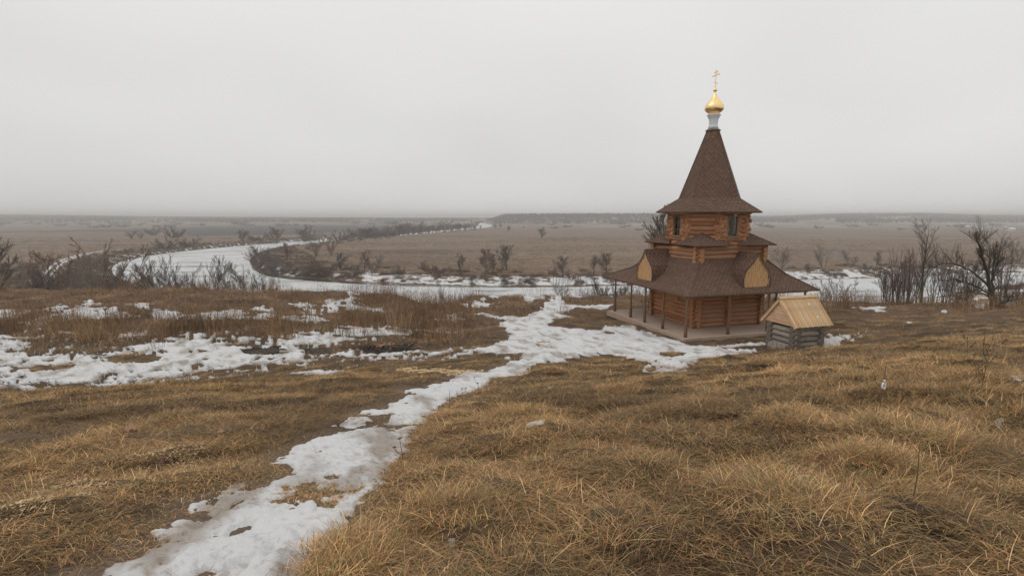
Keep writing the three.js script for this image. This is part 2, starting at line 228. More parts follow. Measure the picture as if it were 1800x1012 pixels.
// the hill and the snow that lies on it share one grid, fine near the camera
{
  const Ds = [-9, -7, -5, -3.5, -2.2, -1.3, -0.6, 0, 0.5, 0.8]; for (let d = 1.0; d < 60; d *= 1.0078) Ds.push(d); for (let d = 60; d < 150; d *= 1.035) Ds.push(d);
  const NX = 501, ND = Ds.length, n = NX * ND, pos = new Float32Array(n * 3), col = new Float32Array(n * 3), uv = new Float32Array(n * 2), sp = new Float32Array(n * 3), sc = new Float32Array(n * 3), E = new Float32Array(n);
  for (let j = 0; j < ND; j++) for (let i = 0; i < NX; i++) {
    const d = Ds[j], t = i / (NX - 1) * 2 - 1, st = Math.abs(t) > 0.96 ? 1 + (Math.abs(t) - 0.96) * 14 : 1, x = t * st * (1.1 * Math.max(d, 0) + 3), k = j * NX + i;
    const ps = d < 20 ? pathSd(x, d) : -9, h = heightAt(x, d, ps), e = d < 62 ? snowE(x, d) : -9; E[k] = e;
    pos.set([x, h, -d], k * 3); uv.set([x / 2, d / 2], k * 2);
    // soil and dead thatch
    const n1 = fbm(x / 2.3, d / 2.3, 4), n2 = noise(x / 0.3 + 9, d / 0.3), soil = clamp((x < pathX(d) ? sstep(-0.42, -0.06, ps) : sstep(-0.2, -0.02, ps)) + (e > -0.3 && e > -5 ? 0.35 : 0) + (n1 > 0.18 ? (n1 - 0.18) * 1.2 : 0), 0, 1), far = sstep(22, 40, d);
    const th = 1 + 0.5 * n1 + 0.25 * n2;
    let r = lerp(0.17, 0.27, soil) * th, g = lerp(0.105, 0.185, soil) * th, b = lerp(0.05, 0.125, soil) * th;
    r = lerp(r, 0.22 * th, far); g = lerp(g, 0.125 * th, far); b = lerp(b, 0.065 * th, far);
    col.set([r, g, b], k * 3);
    // snow skin
    const th0 = d < 15 ? 0.055 : 0.07, m = fbm(x / 0.55 + 40, d / 0.55, 5), fine = noise(x / 0.1, d / 0.1);
    const top = e > 0 ? th0 * (1 - Math.exp(-e / 0.22)) + 0.004 + Math.min(e, 0.25) * (0.40 * m + 0.07 * fine) : Math.max(e * 0.9, -0.5);
    const tread = e > 0.03 ? treadAt(x, d) : 0; sp.set([x, h + top - tread * Math.min(0.03, e * 0.25), -d], k * 3);
    const dirt = clamp(sstep(-0.05, 0.42, fbm(x * 0.85 / 0.55 + d * 0.5 + 80, d / 1.4 - x * 0.3 + 11, 6)) * 0.85 + sstep(0.25, 0.6, noise(x / 0.05, d / 0.07) + 0.6 * fbm(x / 0.9, d / 0.9, 2)) * 0.4 + tread * 0.32 * (0.6 + 0.8 * n2), 0, 1), w = sstep(0.2, 0.45, fbm(x / 3 + 7, d / 1.2, 3)) * 0.3;
    sc.set([lerp(0.57, 0.26, dirt) * (1 - w * 0.15), lerp(0.57, 0.215, dirt) * (1 - w * 0.12), lerp(0.575, 0.175, dirt) * (1 - w * 0.08)], k * 3);
  }
  const idx = new Uint32Array((NX - 1) * (ND - 1) * 6), sidx = []; let q = 0;
  for (let j = 0; j < ND - 1; j++) for (let i = 0; i < NX - 1; i++) {
    const a = j * NX + i, b = a + 1, c = a + NX, e = c + 1; idx.set([a, b, c, b, e, c], q); q += 6;
    if (Math.max(E[a], E[b], E[c], E[e]) > -0.02) sidx.push(a, b, c, b, e, c);
  }
  struct('ground', geom(pos, idx, col, uv, true), M.ground, 'grassy hillside with bare soil running down to the river');
  const map = new Int32Array(n).fill(-1), P = [], C = [], U = [], I = []; for (const k of sidx) { if (map[k] < 0) { map[k] = P.length / 3; P.push(sp[k * 3], sp[k * 3 + 1], sp[k * 3 + 2]); C.push(sc[k * 3], sc[k * 3 + 1], sc[k * 3 + 2]); U.push(sp[k * 3] / 0.9, -sp[k * 3 + 2] / 0.9); } I.push(map[k]); }
  struct('snow_cover', geom(P, new Uint32Array(I), C, U, true), M.snow, 'patchy dirty melting snow on the path, yard and gully');
}

// ------------------------------------------------------------------ valley, river, far hills
const RIVER_Y = -26, PLAIN_Y = -24;
const RIVER_PX = [[2300, 466], [1800, 477], [1560, 488], [1420, 491], [1250, 497], [1060, 501], [980, 503], [900, 503], [760, 501], [640, 496], [560, 490], [490, 484], [455, 477], [440, 468], [437, 456], [448, 446], [480, 438], [520, 433], [570, 428], [620, 423], [680, 418], [740, 412], [790, 407], [832, 403], [858, 400.5], [868, 396], [856, 392.5], [838, 391], [834, 396], [800, 402.5], [740, 409], [690, 413.5], [620, 418], [540, 423], [470, 428], [400, 434], [330, 440.5], [260, 449.5], [215, 458], [196, 468], [196, 480], [215, 495], [260, 512], [340, 530], [450, 548], [600, 560], [800, 568], [1100, 570], [1430, 548], [1560, 532], [1700, 515], [1800, 503], [2300, 480]];
const smoothRing = (P) => { for (let k = 0; k < 2; k++) { const Q = []; for (let i = 0; i < P.length; i++) { const a = P[i], b = P[(i + 1) % P.length]; Q.push([a[0] * 0.75 + b[0] * 0.25, a[1] * 0.75 + b[1] * 0.25], [a[0] * 0.25 + b[0] * 0.75, a[1] * 0.25 + b[1] * 0.75]); } P = Q; } return P; };
const RIVER = smoothRing(RIVER_PX.map(([x, y]) => atY(x, y, RIVER_Y)));
const riverSd = (x, d) => (d > 2600 || d < 90) ? -999 : sdPoly(RIVER, x, d);
function hillH(x, d) { // far rising ground
  const a = x / d; const K = [[-1.3, 27], [-1, 26], [-0.88, 23], [-0.7, 14], [-0.5, 10], [-0.1, 5], [-0.045, 4], [-0.01, 23], [0.3, 24], [0.5, 18], [0.66, 33], [0.8, 35], [0.95, 23], [1.3, 20]];
  let i = 0; while (i < K.length - 2 && a > K[i + 1][0]) i++;
  const amp = lerp(K[i][1], K[i + 1][1], sstep(K[i][0], K[i + 1][0], a)), wood = a > -0.05 && a < 0.35;
  return amp * sstep(wood ? 1550 : 1300, wood ? 1950 : 3200, d + 120 * noise(x / 300, d / 300));
}
function plainH(x, d, rs) {
  const bank = -rs; let h = PLAIN_Y + 0.55 * fbm(x / 55, d / 55, 3) + hillH(x, d);
  const lip = 2.2 + 3.5 + 2.5 * noise(x / 14, d / 14);
  if (bank < 0) h = Math.min(h, RIVER_Y - 0.2 + bank * 0.5); else h = lerp(RIVER_Y - 0.05, h, sstep(0, 1, bank / (lip + 4)) * 0.6 + 0.4 * clamp(bank / lip, 0, 1));
  return h + (bank > 0 && bank < 25 ? 0.35 * fbm(x / 2.6, d / 2.6, 3) * sstep(0, 3, bank) : 0);
}
const lineD = (P, x, d) => { let b = 1e9; for (let i = 0; i < P.length - 1; i++) { const ex = P[i + 1][0] - P[i][0], ey = P[i + 1][1] - P[i][1], t = clamp(((x - P[i][0]) * ex + (d - P[i][1]) * ey) / (ex * ex + ey * ey), 0, 1); b = Math.min(b, Math.hypot(x - P[i][0] - ex * t, d - P[i][1] - ey * t)); } return b; };
const onPlain = (a) => a.map(([x, y]) => atY(x, y, PLAIN_Y));
const TRACK = onPlain([[84, 484], [92, 472], [104, 462], [118, 455], [140, 448], [165, 443.5], [190, 440.5], [225, 438]]), TRACK2 = onPlain([[-60, 506], [20, 503], [60, 500], [84, 488], [84, 482]]);
const BURNT = [onPlain([[-300, 407.5], [60, 405.5], [220, 402], [360, 398], [520, 395], [700, 396], [800, 395], [790, 399], [700, 403], [600, 408], [480, 413], [330, 415], [300, 408], [180, 407.5], [60, 408.5], [-300, 411]])];
const bankSnow = (x, d, rs) => { // snow left on the shaded banks
  const bank = -rs; if (bank < 0.2 || d > 650) return -1; const a = x / d;
  const lee = d < 330 && a > -0.3, side = lee ? 1 : 0.62, reach = lee ? 26 : 14;
  const n = fbm(x / 5.5, d / 3.2, 5), f = side * (1 - sstep(reach * 0.3, reach, bank)); if (f <= 0) return -1;
  return 0.5 * f - 0.36 + n * 0.75 - (bank < 0.8 ? 0.3 : 0);
};
{
  const Ds = []; for (let d = 92; d < 620; d *= 1.0068) Ds.push(d); for (let d = 620; d < 3200; d *= 1.018) Ds.push(d); for (let d = 3200; d < 13000; d *= 1.07) Ds.push(d);
  const NX = 421, ND = Ds.length, n = NX * ND, pos = new Float32Array(n * 3), col = new Float32Array(n * 3), uv = new Float32Array(n * 2), S = new Float32Array(n);
  for (let j = 0; j < ND; j++) for (let i = 0; i < NX; i++) {
    const d = Ds[j], t = i / (NX - 1) * 2 - 1, st = Math.abs(t) > 0.95 ? 1 + (Math.abs(t) - 0.95) * 20 : 1, x = t * st * (1.08 * d + 20), k = j * NX + i, rs = riverSd(x, d), h = plainH(x, d, rs);
    pos.set([x, h, -d], k * 3); uv.set([x / 23, d / 23], k * 2);
    const s1 = fbm(x / 160, d / 38, 4), s2 = fbm(x / 22, d / 9, 4), s3 = noise(x / 3.1, d / 2.3);
    let v = 1.15 + 0.5 * s1 + 0.45 * s2 + 0.25 * s3, r = 0.27 * v, g = 0.185 * v, b = 0.125 * v;
    if (s1 > 0.12) { const q = clamp((s1 - 0.12) * 3, 0, 0.6); r = lerp(r, 0.34, q); g = lerp(g, 0.25, q); b = lerp(b, 0.15, q); }
    if (s1 < -0.16) { const q = clamp((-s1 - 0.16) * 4, 0, 0.6); r = lerp(r, 0.13, q); g = lerp(g, 0.095, q); b = lerp(b, 0.075, q); }
    for (const B of BURNT) { const q = sstep(-8, 14, sdPoly(B, x, d) + 14 * s2); if (q > 0) { r = lerp(r, 0.075, q); g = lerp(g, 0.068, q); b = lerp(b, 0.068, q); } }
    if (-rs > 0 && -rs < 22) { const q = 0.5 * (1 - sstep(8, 22, -rs + 10 * s2)); r = lerp(r, 0.15, q); g = lerp(g, 0.10, q); b = lerp(b, 0.065, q); }
    if (d > 1150 && s1 > (x > 0.45 * d ? 0.04 : x > 0 ? 0.2 : 0.5)) { const q = clamp((s1 - 0.04) * 7, 0, 0.75); r = lerp(r, 0.7, q); g = lerp(g, 0.69, q); b = lerp(b, 0.69, q); }   // snow-covered far fields
    col.set([r, g, b], k * 3);
    const ru = Math.min(Math.abs(lineD(TRACK, x, d) - 1.4), Math.abs(lineD(TRACK2, x, d) - 1.4)), tr = d < 460 && x < -130 ? 0.75 - ru + 0.5 * noise(x / 2, d / 2) : -1;
    S[k] = Math.max(bankSnow(x, d, rs), tr * 0.5, d < 420 && x > 0.05 * d && rs < -20 ? fbm(x / 9, d / 4, 4) - 0.52 : -1);
  }
  const idx = new Uint32Array((NX - 1) * (ND - 1) * 6), sidx = []; let q = 0;
  for (let j = 0; j < ND - 1; j++) for (let i = 0; i < NX - 1; i++) { const a = j * NX + i, b = a + 1, c = a + NX, e = c + 1; idx.set([a, b, c, b, e, c], q); q += 6; if (Math.max(S[a], S[b], S[c], S[e]) > 0) sidx.push(a, b, c, b, e, c); }
  struct('valley_plain', geom(pos, idx, col, uv, true), M.valley, 'wide brown flood plain of dry grass beyond the river');
  const map = new Int32Array(n).fill(-1), P = [], C = [], U = [], I = []; for (const k of sidx) { if (map[k] < 0) { map[k] = P.length / 3; P.push(pos[k * 3], pos[k * 3 + 1] + clamp(S[k] * 1.2, -0.6, 0.14), pos[k * 3 + 2]); C.push(0.56, 0.56, 0.565); U.push(pos[k * 3] / 3, pos[k * 3 + 2] / 3); } I.push(map[k]); }
  struct('bank_snow', geom(P, new Uint32Array(I), C, U, true), M.snow, 'broken snow left along the river banks and in the ruts of the track');
}
{ // open water and the ice sheet on it
  const w = new THREE.PlaneGeometry(3400, 1600); w.rotateX(-Math.PI / 2); w.translate(0, RIVER_Y - 0.07, -880);
  struct('river_water', w, std({ color: lin(0.055, 0.045, 0.03), roughness: 0.12 }), 'dark open water along the far bank');
  const inset = RIVER_PX.map(([x, y], i) => { if (i >= 5 && i <= 12) return [x, y + [2.0, 2.2, 2.6, 3, 4.2, 5.0, 5.4, 4.6][i - 5]]; return [x, y]; });
  const ring = smoothRing(inset.map(([x, y]) => atY(x, y, RIVER_Y))), sh = new THREE.Shape(ring.map(([x, d]) => new THREE.Vector2(x, d)));
  const g2 = new THREE.ShapeGeometry(sh), p = g2.attributes.position, P = [], U = [];
  for (let i = 0; i < p.count; i++) { P.push(p.getX(i), RIVER_Y, -p.getY(i)); U.push(p.getX(i) / 130, p.getY(i) / 130); }
  const ia = tileNoise(1024, 5, 9, 5), ib = tileNoise(1024, 26, 40, 4), ic = tileNoise(1024, 3, 12, 4);
  const iceMap = dataTex(1024, 1024, (i, j) => { const a = ia(i, j), b = ib(i, j), c = ic(i, j); let v = 0.52 + 0.12 * b - 0.36 * sstep(0.06, 0.30, c + 0.4 * b) - 0.14 * sstep(0.0, 0.25, a); v = clamp(v, 0.2, 0.75); return [v * 0.985, v * 0.99, v]; }, false);
  const g = geom(P, Array.from(g2.index.array), null, U); g.setAttribute('normal', new THREE.BufferAttribute(new Float32Array(P.map((_, i) => i % 3 === 1 ? 1 : 0)), 3));
  struct('river_ice', g, std({ map: iceMap, roughness: 0.5 }), 'frozen white river winding through the valley');
}
console.log('terrain done');

// ------------------------------------------------------------------ building helpers
const logGeo = [0, 1, 2, 3].map((s) => { // hewn logs along x, one unit long and one unit thick, ends at +-0.5
  const g = new THREE.CylinderGeometry(0.5, 0.5, 1, 12, 4, false), r = rng(31 + s), p = g.attributes.position, off = [...Array(5)].map(() => [(r() - 0.5) * 0.04, (r() - 0.5) * 0.04, 0.97 + r() * 0.06]);
  for (let i = 0; i < p.count; i++) { const k = clamp(Math.round((p.getY(i) + 0.5) * 4), 0, 4); p.setX(i, p.getX(i) * off[k][2] + off[k][0]); p.setZ(i, p.getZ(i) * off[k][2] + off[k][1]); }
  const uv = g.attributes.uv; for (let i = 0; i < uv.count; i++) if (g.groups[0].start + i < 65) uv.setXY(i, uv.getX(i) * 1.5 + s * 0.27, uv.getY(i) * 1.0 + s * 0.31);
  g.rotateZ(-Math.PI / 2); g.computeVertexNormals(); return g;
});
const LOGR = rng(404);
function log(parent, a, b, dia, mats, name = 'log') { // a, b: ends; mats: list of [side, end] pairs
  const m = mats[Math.floor(LOGR() * mats.length)], o = new THREE.Mesh(logGeo[Math.floor(LOGR() * 4)], [m[0], m[1], m[1]]); o.name = name; o.castShadow = o.receiveShadow = true;
  const d = V3().subVectors(b, a), L = d.length(); o.position.copy(a).addScaledVector(d, 0.5); o.quaternion.setFromUnitVectors(V3(1, 0, 0), d.normalize());
  const q = dia * (0.96 + LOGR() * 0.08); o.scale.set(L + (LOGR() - 0.5) * 0.05, q, q); o.rotateX(LOGR() * 6.28); parent.add(o); return o;
}
const boxCache = {};
function bevelBox(w, h, d, b = 0.008) { // a chamfered box, uv in metres with v along the longest side
  const key = [w, h, d, b].map((v) => v.toFixed(3)).join(); if (boxCache[key]) return boxCache[key];
  const s = new THREE.Shape(); const hx = w / 2 - b, hy = h / 2 - b; s.moveTo(-hx, -hy); s.lineTo(hx, -hy); s.lineTo(hx, hy); s.lineTo(-hx, hy); s.closePath();
  const g = new THREE.ExtrudeGeometry(s, { depth: d - 2 * b, bevelEnabled: true, bevelSize: b, bevelThickness: b, bevelSegments: 1, steps: 1 }); g.translate(0, 0, -(d - 2 * b) / 2);
  const p = g.attributes.position, uv = g.attributes.uv, big = Math.max(w, h, d);
  for (let i = 0; i < p.count; i++) { const c = [p.getX(i), p.getY(i), p.getZ(i)], k = big === w ? 0 : big === h ? 1 : 2; uv.setXY(i, (c[(k + 1) % 3] + c[(k + 2) % 3]) * 1.3, c[k] * 0.55); }
  return boxCache[key] = g;
}
function box(name, parent, mat, w, h, d, x, y, z, b) { const m = part(name, bevelBox(w, h, d, b), mat, parent); m.position.set(x, y, z); return m; }
// hexagonal shingles laid in courses on a plane quad (bottom left, bottom right, top left, top right as seen from outside)
function Shingles() { return { P: [], C: [], I: [] }; }
function shingleQuad(o, BL, BR, TL, TR, rowH, tabW, r, startRow = 0) {
  const ex = V3().subVectors(BR, BL), W = ex.length(); if (W < 1e-4) return; ex.normalize(); const up = V3().subVectors(TL, BL), nrm = V3().crossVectors(ex, V3().addVectors(up, V3().subVectors(TR, BR))).normalize(), ey = V3().crossVectors(nrm, ex);
  const hh = up.dot(ey), tl = up.dot(ex), tr = V3().subVectors(TR, BL).dot(ex), xl = (y) => tl * y / hh, xr = (y) => lerp(W, tr, y / hh);
  const rows = Math.ceil(hh / rowH);
  for (let i = 0; i < rows; i++) {
    const y0 = i * rowH, xa = xl(Math.min(y0, hh)), xb = xr(Math.min(y0, hh)), off = ((i + startRow) % 2) * 0.5;
    for (let k = Math.floor(xa / tabW) - 1; k * tabW < xb + tabW; k++) {
      const cx = (k + off) * tabW, j = (r() - 0.5) * 0.012; const pts = [[-0.25, 0, 0.022], [0.25, 0, 0.022], [0.465, 0.6, 0.017], [0.465, 1.4, 0.003], [-0.465, 1.4, 0.003], [-0.465, 0.6, 0.017]];
      const q = pts.map(([a, b, l]) => { const y = Math.min(y0 + b * rowH + (b < 0.5 ? j : 0), hh); return [clamp(cx + a * tabW, xl(y), xr(y)), y, l + 0.003 * r()]; });
      if (Math.abs(q[2][0] - q[5][0]) < 0.01 && Math.abs(q[1][0] - q[0][0]) < 0.01) continue;
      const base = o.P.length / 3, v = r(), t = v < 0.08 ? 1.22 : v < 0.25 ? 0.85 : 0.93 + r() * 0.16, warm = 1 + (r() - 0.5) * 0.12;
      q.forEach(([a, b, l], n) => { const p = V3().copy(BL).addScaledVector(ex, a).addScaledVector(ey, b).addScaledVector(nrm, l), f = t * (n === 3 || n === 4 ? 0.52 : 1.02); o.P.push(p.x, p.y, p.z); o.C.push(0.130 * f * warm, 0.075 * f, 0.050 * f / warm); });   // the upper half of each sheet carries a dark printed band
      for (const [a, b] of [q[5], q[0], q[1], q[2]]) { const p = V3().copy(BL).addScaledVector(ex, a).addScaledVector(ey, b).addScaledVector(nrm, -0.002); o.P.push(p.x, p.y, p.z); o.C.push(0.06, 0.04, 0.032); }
      o.I.push(base, base + 1, base + 2, base, base + 2, base + 5, base + 5, base + 2, base + 3, base + 5, base + 3, base + 4);
      o.I.push(base + 6, base + 7, base + 5, base + 7, base, base + 5, base + 7, base + 8, base, base + 8, base + 1, base, base + 8, base + 9, base + 1, base + 9, base + 2, base + 1);
    }
  }
}
const shingleMat = std({ vertexColors: true, roughness: 0.95 });
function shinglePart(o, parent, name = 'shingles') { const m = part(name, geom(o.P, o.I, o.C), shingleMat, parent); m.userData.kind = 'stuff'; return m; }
// a solid roof panel under the shingles
const deckMat = wood(0.16, 0.095, 0.055);
function panel(name, parent, pts, thick, mat) { // pts: corners seen from outside, counter-clockwise
  const n = V3().crossVectors(V3().subVectors(pts[1], pts[0]), V3().subVectors(pts[pts.length - 1], pts[0])).normalize(), P = [], U = [], I = [], N = pts.length, ex = V3().subVectors(pts[1], pts[0]).normalize(), ey = V3().crossVectors(n, ex);
  for (const s of [0, 1]) for (const p of pts) { const q = V3().copy(p).addScaledVector(n, -0.004 - s * thick), d = V3().subVectors(p, pts[0]); P.push(q.x, q.y, q.z); U.push(d.dot(ex) * 1.3, d.dot(ey) * 0.6); }
  for (let i = 1; i < N - 1; i++) { I.push(0, i, i + 1, N, N + i + 1, N + i); } for (let i = 0; i < N; i++) { const j = (i + 1) % N; I.push(i, N + i, j, j, N + i, N + j); }
  return part(name, geom(P, I, null, U), mat, parent);
}
function ridgeCaps(o, a, b, r, w = 0.2) { // bent cap shingles along a hip
  const d = V3().subVectors(b, a), L = d.length(), n = Math.max(2, Math.round(L / 0.17)); d.normalize(); const side = V3().crossVectors(d, V3(0, 1, 0)).normalize(), up = V3().crossVectors(side, d);
  for (let i = 0; i < n; i++) { const c0 = V3().copy(a).addScaledVector(d, L * i / n), c1 = V3().copy(a).addScaledVector(d, L * (i + 1.25) / n), k = o.P.length / 3, t = 0.8 + r() * 0.35;
    for (const [c, l] of [[c0, 0.034], [c1, 0.022]]) for (const s of [-1, 0, 1]) { const p = V3().copy(c).addScaledVector(side, s * w / 2).addScaledVector(up, l - Math.abs(s) * w * 0.16); o.P.push(p.x, p.y, p.z); o.C.push(0.117 * t, 0.067 * t, 0.046 * t); }
    o.I.push(k, k + 1, k + 3, k + 1, k + 4, k + 3, k + 1, k + 2, k + 4, k + 2, k + 5, k + 4); }
}

// ------------------------------------------------------------------ the chapel
const endMat = std({ color: lin(0.45, 0.22, 0.10), map: endMap, roughness: 0.85 });
const logMats = [[wood(0.43, 0.19, 0.08), endMat], [wood(0.52, 0.245, 0.108), endMat], [wood(0.34, 0.142, 0.06), endMat], [wood(0.41, 0.21, 0.112), endMat]];
const logLow = logMats;
{
  const ch = thing('log_chapel', 'brown log chapel with shingled tent roof, gold onion dome and cross', 'chapel');
  const AX = 4.0, AV = 3.9, [ox, od] = fromUV(AX, AV); ch.position.set(ox, CH.deck, -od); ch.rotation.y = CH.rot;
  const L = (u, v, Y) => V3(u - AX, Y - CH.deck, -(v - AV));           // plan position and height under the camera -> own axes
  const R = rng(51);
  // deck slab
  const concrete = std({ color: lin(0.36, 0.265, 0.205), bumpMap: snowBump, bumpScale: 0.01, roughness: 0.95 });
  { const s = [[-0.33, -0.33], [7.93, -0.33], [7.93, 8.08], [-0.33, 8.08]], P = [], I = [], U = []; // slab with worn, slightly broken rim
    const rim = []; for (let k = 0; k < 4; k++) { const a = s[k], b = s[(k + 1) % 4]; for (let i = 0; i < 44; i++) { const t = i / 44; rim.push([lerp(a[0], b[0], t) + (R() - 0.5) * 0.05, lerp(a[1], b[1], t) + (R() - 0.5) * 0.05]); } }
    const c = L(3.8, 3.9, CH.deck); P.push(c.x, c.y, c.z); U.push(c.x / 2, c.z / 2); const n = rim.length;
    for (const [u, v] of rim) { const a = L(u, v, CH.deck - R() * 0.015), b = L(u + (R() - 0.5) * 0.04, v + (R() - 0.5) * 0.04, CH.deck - 0.34); P.push(a.x, a.y, a.z, b.x, b.y, b.z); U.push(a.x / 2, a.z / 2, a.x / 2 + 0.1, a.z / 2 + 0.3); }
    for (let i = 0; i < n; i++) { const a = 1 + i * 2, b = 1 + ((i + 1) % n) * 2; I.push(0, a, b, a, a + 1, b, b, a + 1, b + 1); }
    part('deck_slab', geom(P, I, null, U), concrete, ch); }
  // log cage: the same walls run from the deck up through the lean-to roof
  const DIA = 0.285, STEP = 0.254, HALF = 2.1, OUT = 0.30, NC = 18;
  for (let i = 0; i < NC; i++) {
    const yu = STEP * (i + 0.5), yv = STEP * (i + 1), low = yu + CH.deck < -2.6;
    const mats = low ? logLow : logMats;
    for (const s of [-1, 1]) {
      log(ch, V3(-HALF - OUT, yu, s * HALF), V3(HALF + OUT, yu, s * HALF), DIA, mats);
      if (i < NC - 1) log(ch, V3(s * HALF, yv, -HALF - OUT), V3(s * HALF, yv, HALF + OUT), DIA, mats);
    }
    if (i < 8) log(ch, V3(-0.12, yv, HALF - 0.2), V3(-0.12, yv, HALF + OUT), DIA, logLow, 'cross_wall_log');
  }
  for (const s of [-1, 1]) log(ch, V3(s * HALF, 0.07, -HALF - OUT), V3(s * HALF, 0.07, HALF + OUT), DIA * 0.7, logLow);
  // fresh board over the wall opening
  for (let k = 0; k < 2; k++) box('opening_board', ch, logMats[1][0], 0.04, 0.15, 1.2, L(1.72, 3.8, 0).x - 0.02, 1.38 + k * 0.158, L(0, 3.8, 0).z, 0.006);
  // posts
  const postMat = wood(0.19, 0.105, 0.06), postPts = [[0, 0], [0.02, 2.12], [0, 3.97], [0, 5.6], [0, 7.65], [2.6, 0], [5.15, 0], [7.55, 0], [7.55, 2], [7.55, 4], [7.55, 5.7], [7.55, 7.65], [2.6, 7.65], [5.1, 7.65]];
  const postGeo = new THREE.LatheGeometry([[0, 0], [0.088, 0], [0.09, 0.25], [0.085, 0.72], [0.07, 0.76], [0.053, 0.8], [0.058, 0.95], [0.048, 1.4], [0.053, 1.8], [0.06, 2.06], [0, 2.06]].map(([x, y]) => new THREE.Vector2(x, y)), 10);
  for (const [u, v] of postPts) { const m = part('post', postGeo, postMat, ch); m.position.copy(L(u, v, CH.deck)); m.rotation.set((R() - 0.5) * 0.012, R() * 6, (R() - 0.5) * 0.012); }
  const beam = wood(0.15, 0.085, 0.05);
  box('eave_beam', ch, beam, 0.12, 0.14, 7.9, L(0, 0, 0).x, 2.12, L(0, 3.82, 0).z); box('eave_beam', ch, beam, 0.12, 0.14, 7.9, L(7.55, 0, 0).x, 2.12, L(0, 3.82, 0).z);
  box('eave_beam', ch, beam, 7.4, 0.14, 0.12, L(3.78, 0, 0).x, 2.12, L(0, 0, 0).z); box('eave_beam', ch, beam, 7.4, 0.14, 0.12, L(3.78, 0, 0).x, 2.12, L(0, 7.65, 0).z);
  // lower roof: eaves rectangle, a break, and the line where it meets the log cage
  const rectAt = (u0, u1, v0, v1, Y) => [L(u0, v0, Y), L(u1, v0, Y), L(u1, v1, Y), L(u0, v1, Y)];
  const ra = rectAt(-0.12, 8.42, -0.12, 9.3, -4.0), rb = rectAt(1.0, 7.15, 0.97, 7.3, -3.2), rc = rectAt(1.8, 6.2, 1.7, 6.1, -2.3);
  const lower = part('lower_roof', geom([0, 0, 0, 0, 0.001, 0, 0.001, 0, 0], [0, 1, 2]), deckMat, ch);
  lower.geometry = (() => { // the boarded underside as one solid skirt
    const P = [], I = [], U = []; const th = 0.06; for (const rr of [ra, rb, rc]) for (const dy of [-0.012, -th]) for (const p of rr) { P.push(p.x, p.y + dy, p.z); U.push(p.x * 0.9, p.z * 0.9 + p.y); }
    const at = (ring, lowr, k) => ring * 8 + lowr * 4 + (k % 4);
    for (let k = 0; k < 4; k++) { for (const [g, h] of [[0, 1], [1, 2]]) { I.push(at(g, 0, k), at(g, 0, k + 1), at(h, 0, k), at(g, 0, k + 1), at(h, 0, k + 1), at(h, 0, k)); I.push(at(g, 1, k), at(h, 1, k), at(g, 1, k + 1), at(g, 1, k + 1), at(h, 1, k), at(h, 1, k + 1)); } I.push(at(0, 1, k), at(0, 1, k + 1), at(0, 0, k), at(0, 1, k + 1), at(0, 0, k + 1), at(0, 0, k)); I.push(at(2, 0, k), at(2, 0, k + 1), at(2, 1, k), at(2, 0, k + 1), at(2, 1, k + 1), at(2, 1, k)); }
    return geom(P, I, null, U); })();
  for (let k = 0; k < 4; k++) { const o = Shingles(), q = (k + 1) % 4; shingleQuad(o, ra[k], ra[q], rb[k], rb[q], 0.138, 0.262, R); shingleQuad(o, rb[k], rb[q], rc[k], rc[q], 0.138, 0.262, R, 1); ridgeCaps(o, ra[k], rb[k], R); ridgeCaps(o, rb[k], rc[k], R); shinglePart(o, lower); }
  // keel-shaped dormers
  const half = [[0.74, 0], [0.81, 0.22], [0.84, 0.48], [0.80, 0.76], [0.68, 1.0], [0.46, 1.22], [0.24, 1.44], [0.10, 1.66], [0, 1.9]];
  const boardMat = wood(0.68, 0.41, 0.20), trimMat = wood(0.52, 0.36, 0.22), trimDark = std({ color: lin(0.06, 0.04, 0.03) });
  function dormer(u, v, turn, depth) {
    const g = new THREE.Group(); g.name = 'dormer'; g.position.copy(L(u, v, -3.83)); g.rotation.y = turn; ch.add(g);   // faces +z in its own axes
    // boarding: narrow vertical slats cut to the keel outline
    const wAt = (y) => { for (let i = 0; i < half.length - 1; i++) if (y <= half[i + 1][1]) return lerp(half[i][0], half[i + 1][0], (y - half[i][1]) / (half[i + 1][1] - half[i][1])); return 0; };
    const topAt = (x) => { let y = 1.84; while (y > 0 && wAt(y) < Math.abs(x)) y -= 0.02; return y; };
    const gs = [], bw = 0.062; for (let k = -13; k <= 13; k++) { const x = k * bw, h = topAt(Math.abs(x) + bw * 0.4); if (h < 0.1) continue; const y0 = Math.abs(x) > 0.72 ? 0.2 : 0, b = new THREE.BoxGeometry(bw * 0.84, h - y0, 0.03); b.translate(x, (h + y0) / 2, -0.03 + (k & 1 ? 0.014 : 0)); const uv = b.attributes.uv; for (let i = 0; i < uv.count; i++) uv.setXY(i, uv.getX(i) * 0.12 + k * 0.173, uv.getY(i) * 0.9 + k * 0.31); gs.push(b); }
    const bs = new THREE.Shape(); half.forEach(([x, y], i) => i ? bs.lineTo(x - 0.01, y) : bs.moveTo(x - 0.01, y)); [...half].reverse().forEach(([x, y]) => bs.lineTo(-x + 0.01, y)); const back = new THREE.ExtrudeGeometry(bs, { depth: 0.02, bevelEnabled: false }); back.translate(0, 0, -0.075);
    part('backing', back, deckMat, g); const gb = part('gable_boards', mergeGeometries(gs), boardMat, g); gb.userData.kind = 'stuff';
    // curved roof skin
    const P = [], I = [], ring = [...half.map(([x, y]) => [x, y]), ...[...half].reverse().slice(1).map(([x, y]) => [-x, y])], o = Shingles();
    ring.forEach(([x, y], i) => { const a = ring[Math.max(0, i - 1)], b = ring[Math.min(ring.length - 1, i + 1)], nx = b[1] - a[1], ny = a[0] - b[0], q = Math.hypot(nx, ny); for (const [f, z] of [[0, 0.05], [0, -depth], [0.045, 0.05], [0.045, -depth]]) P.push(x + nx / q * f, y + ny / q * f, z); });
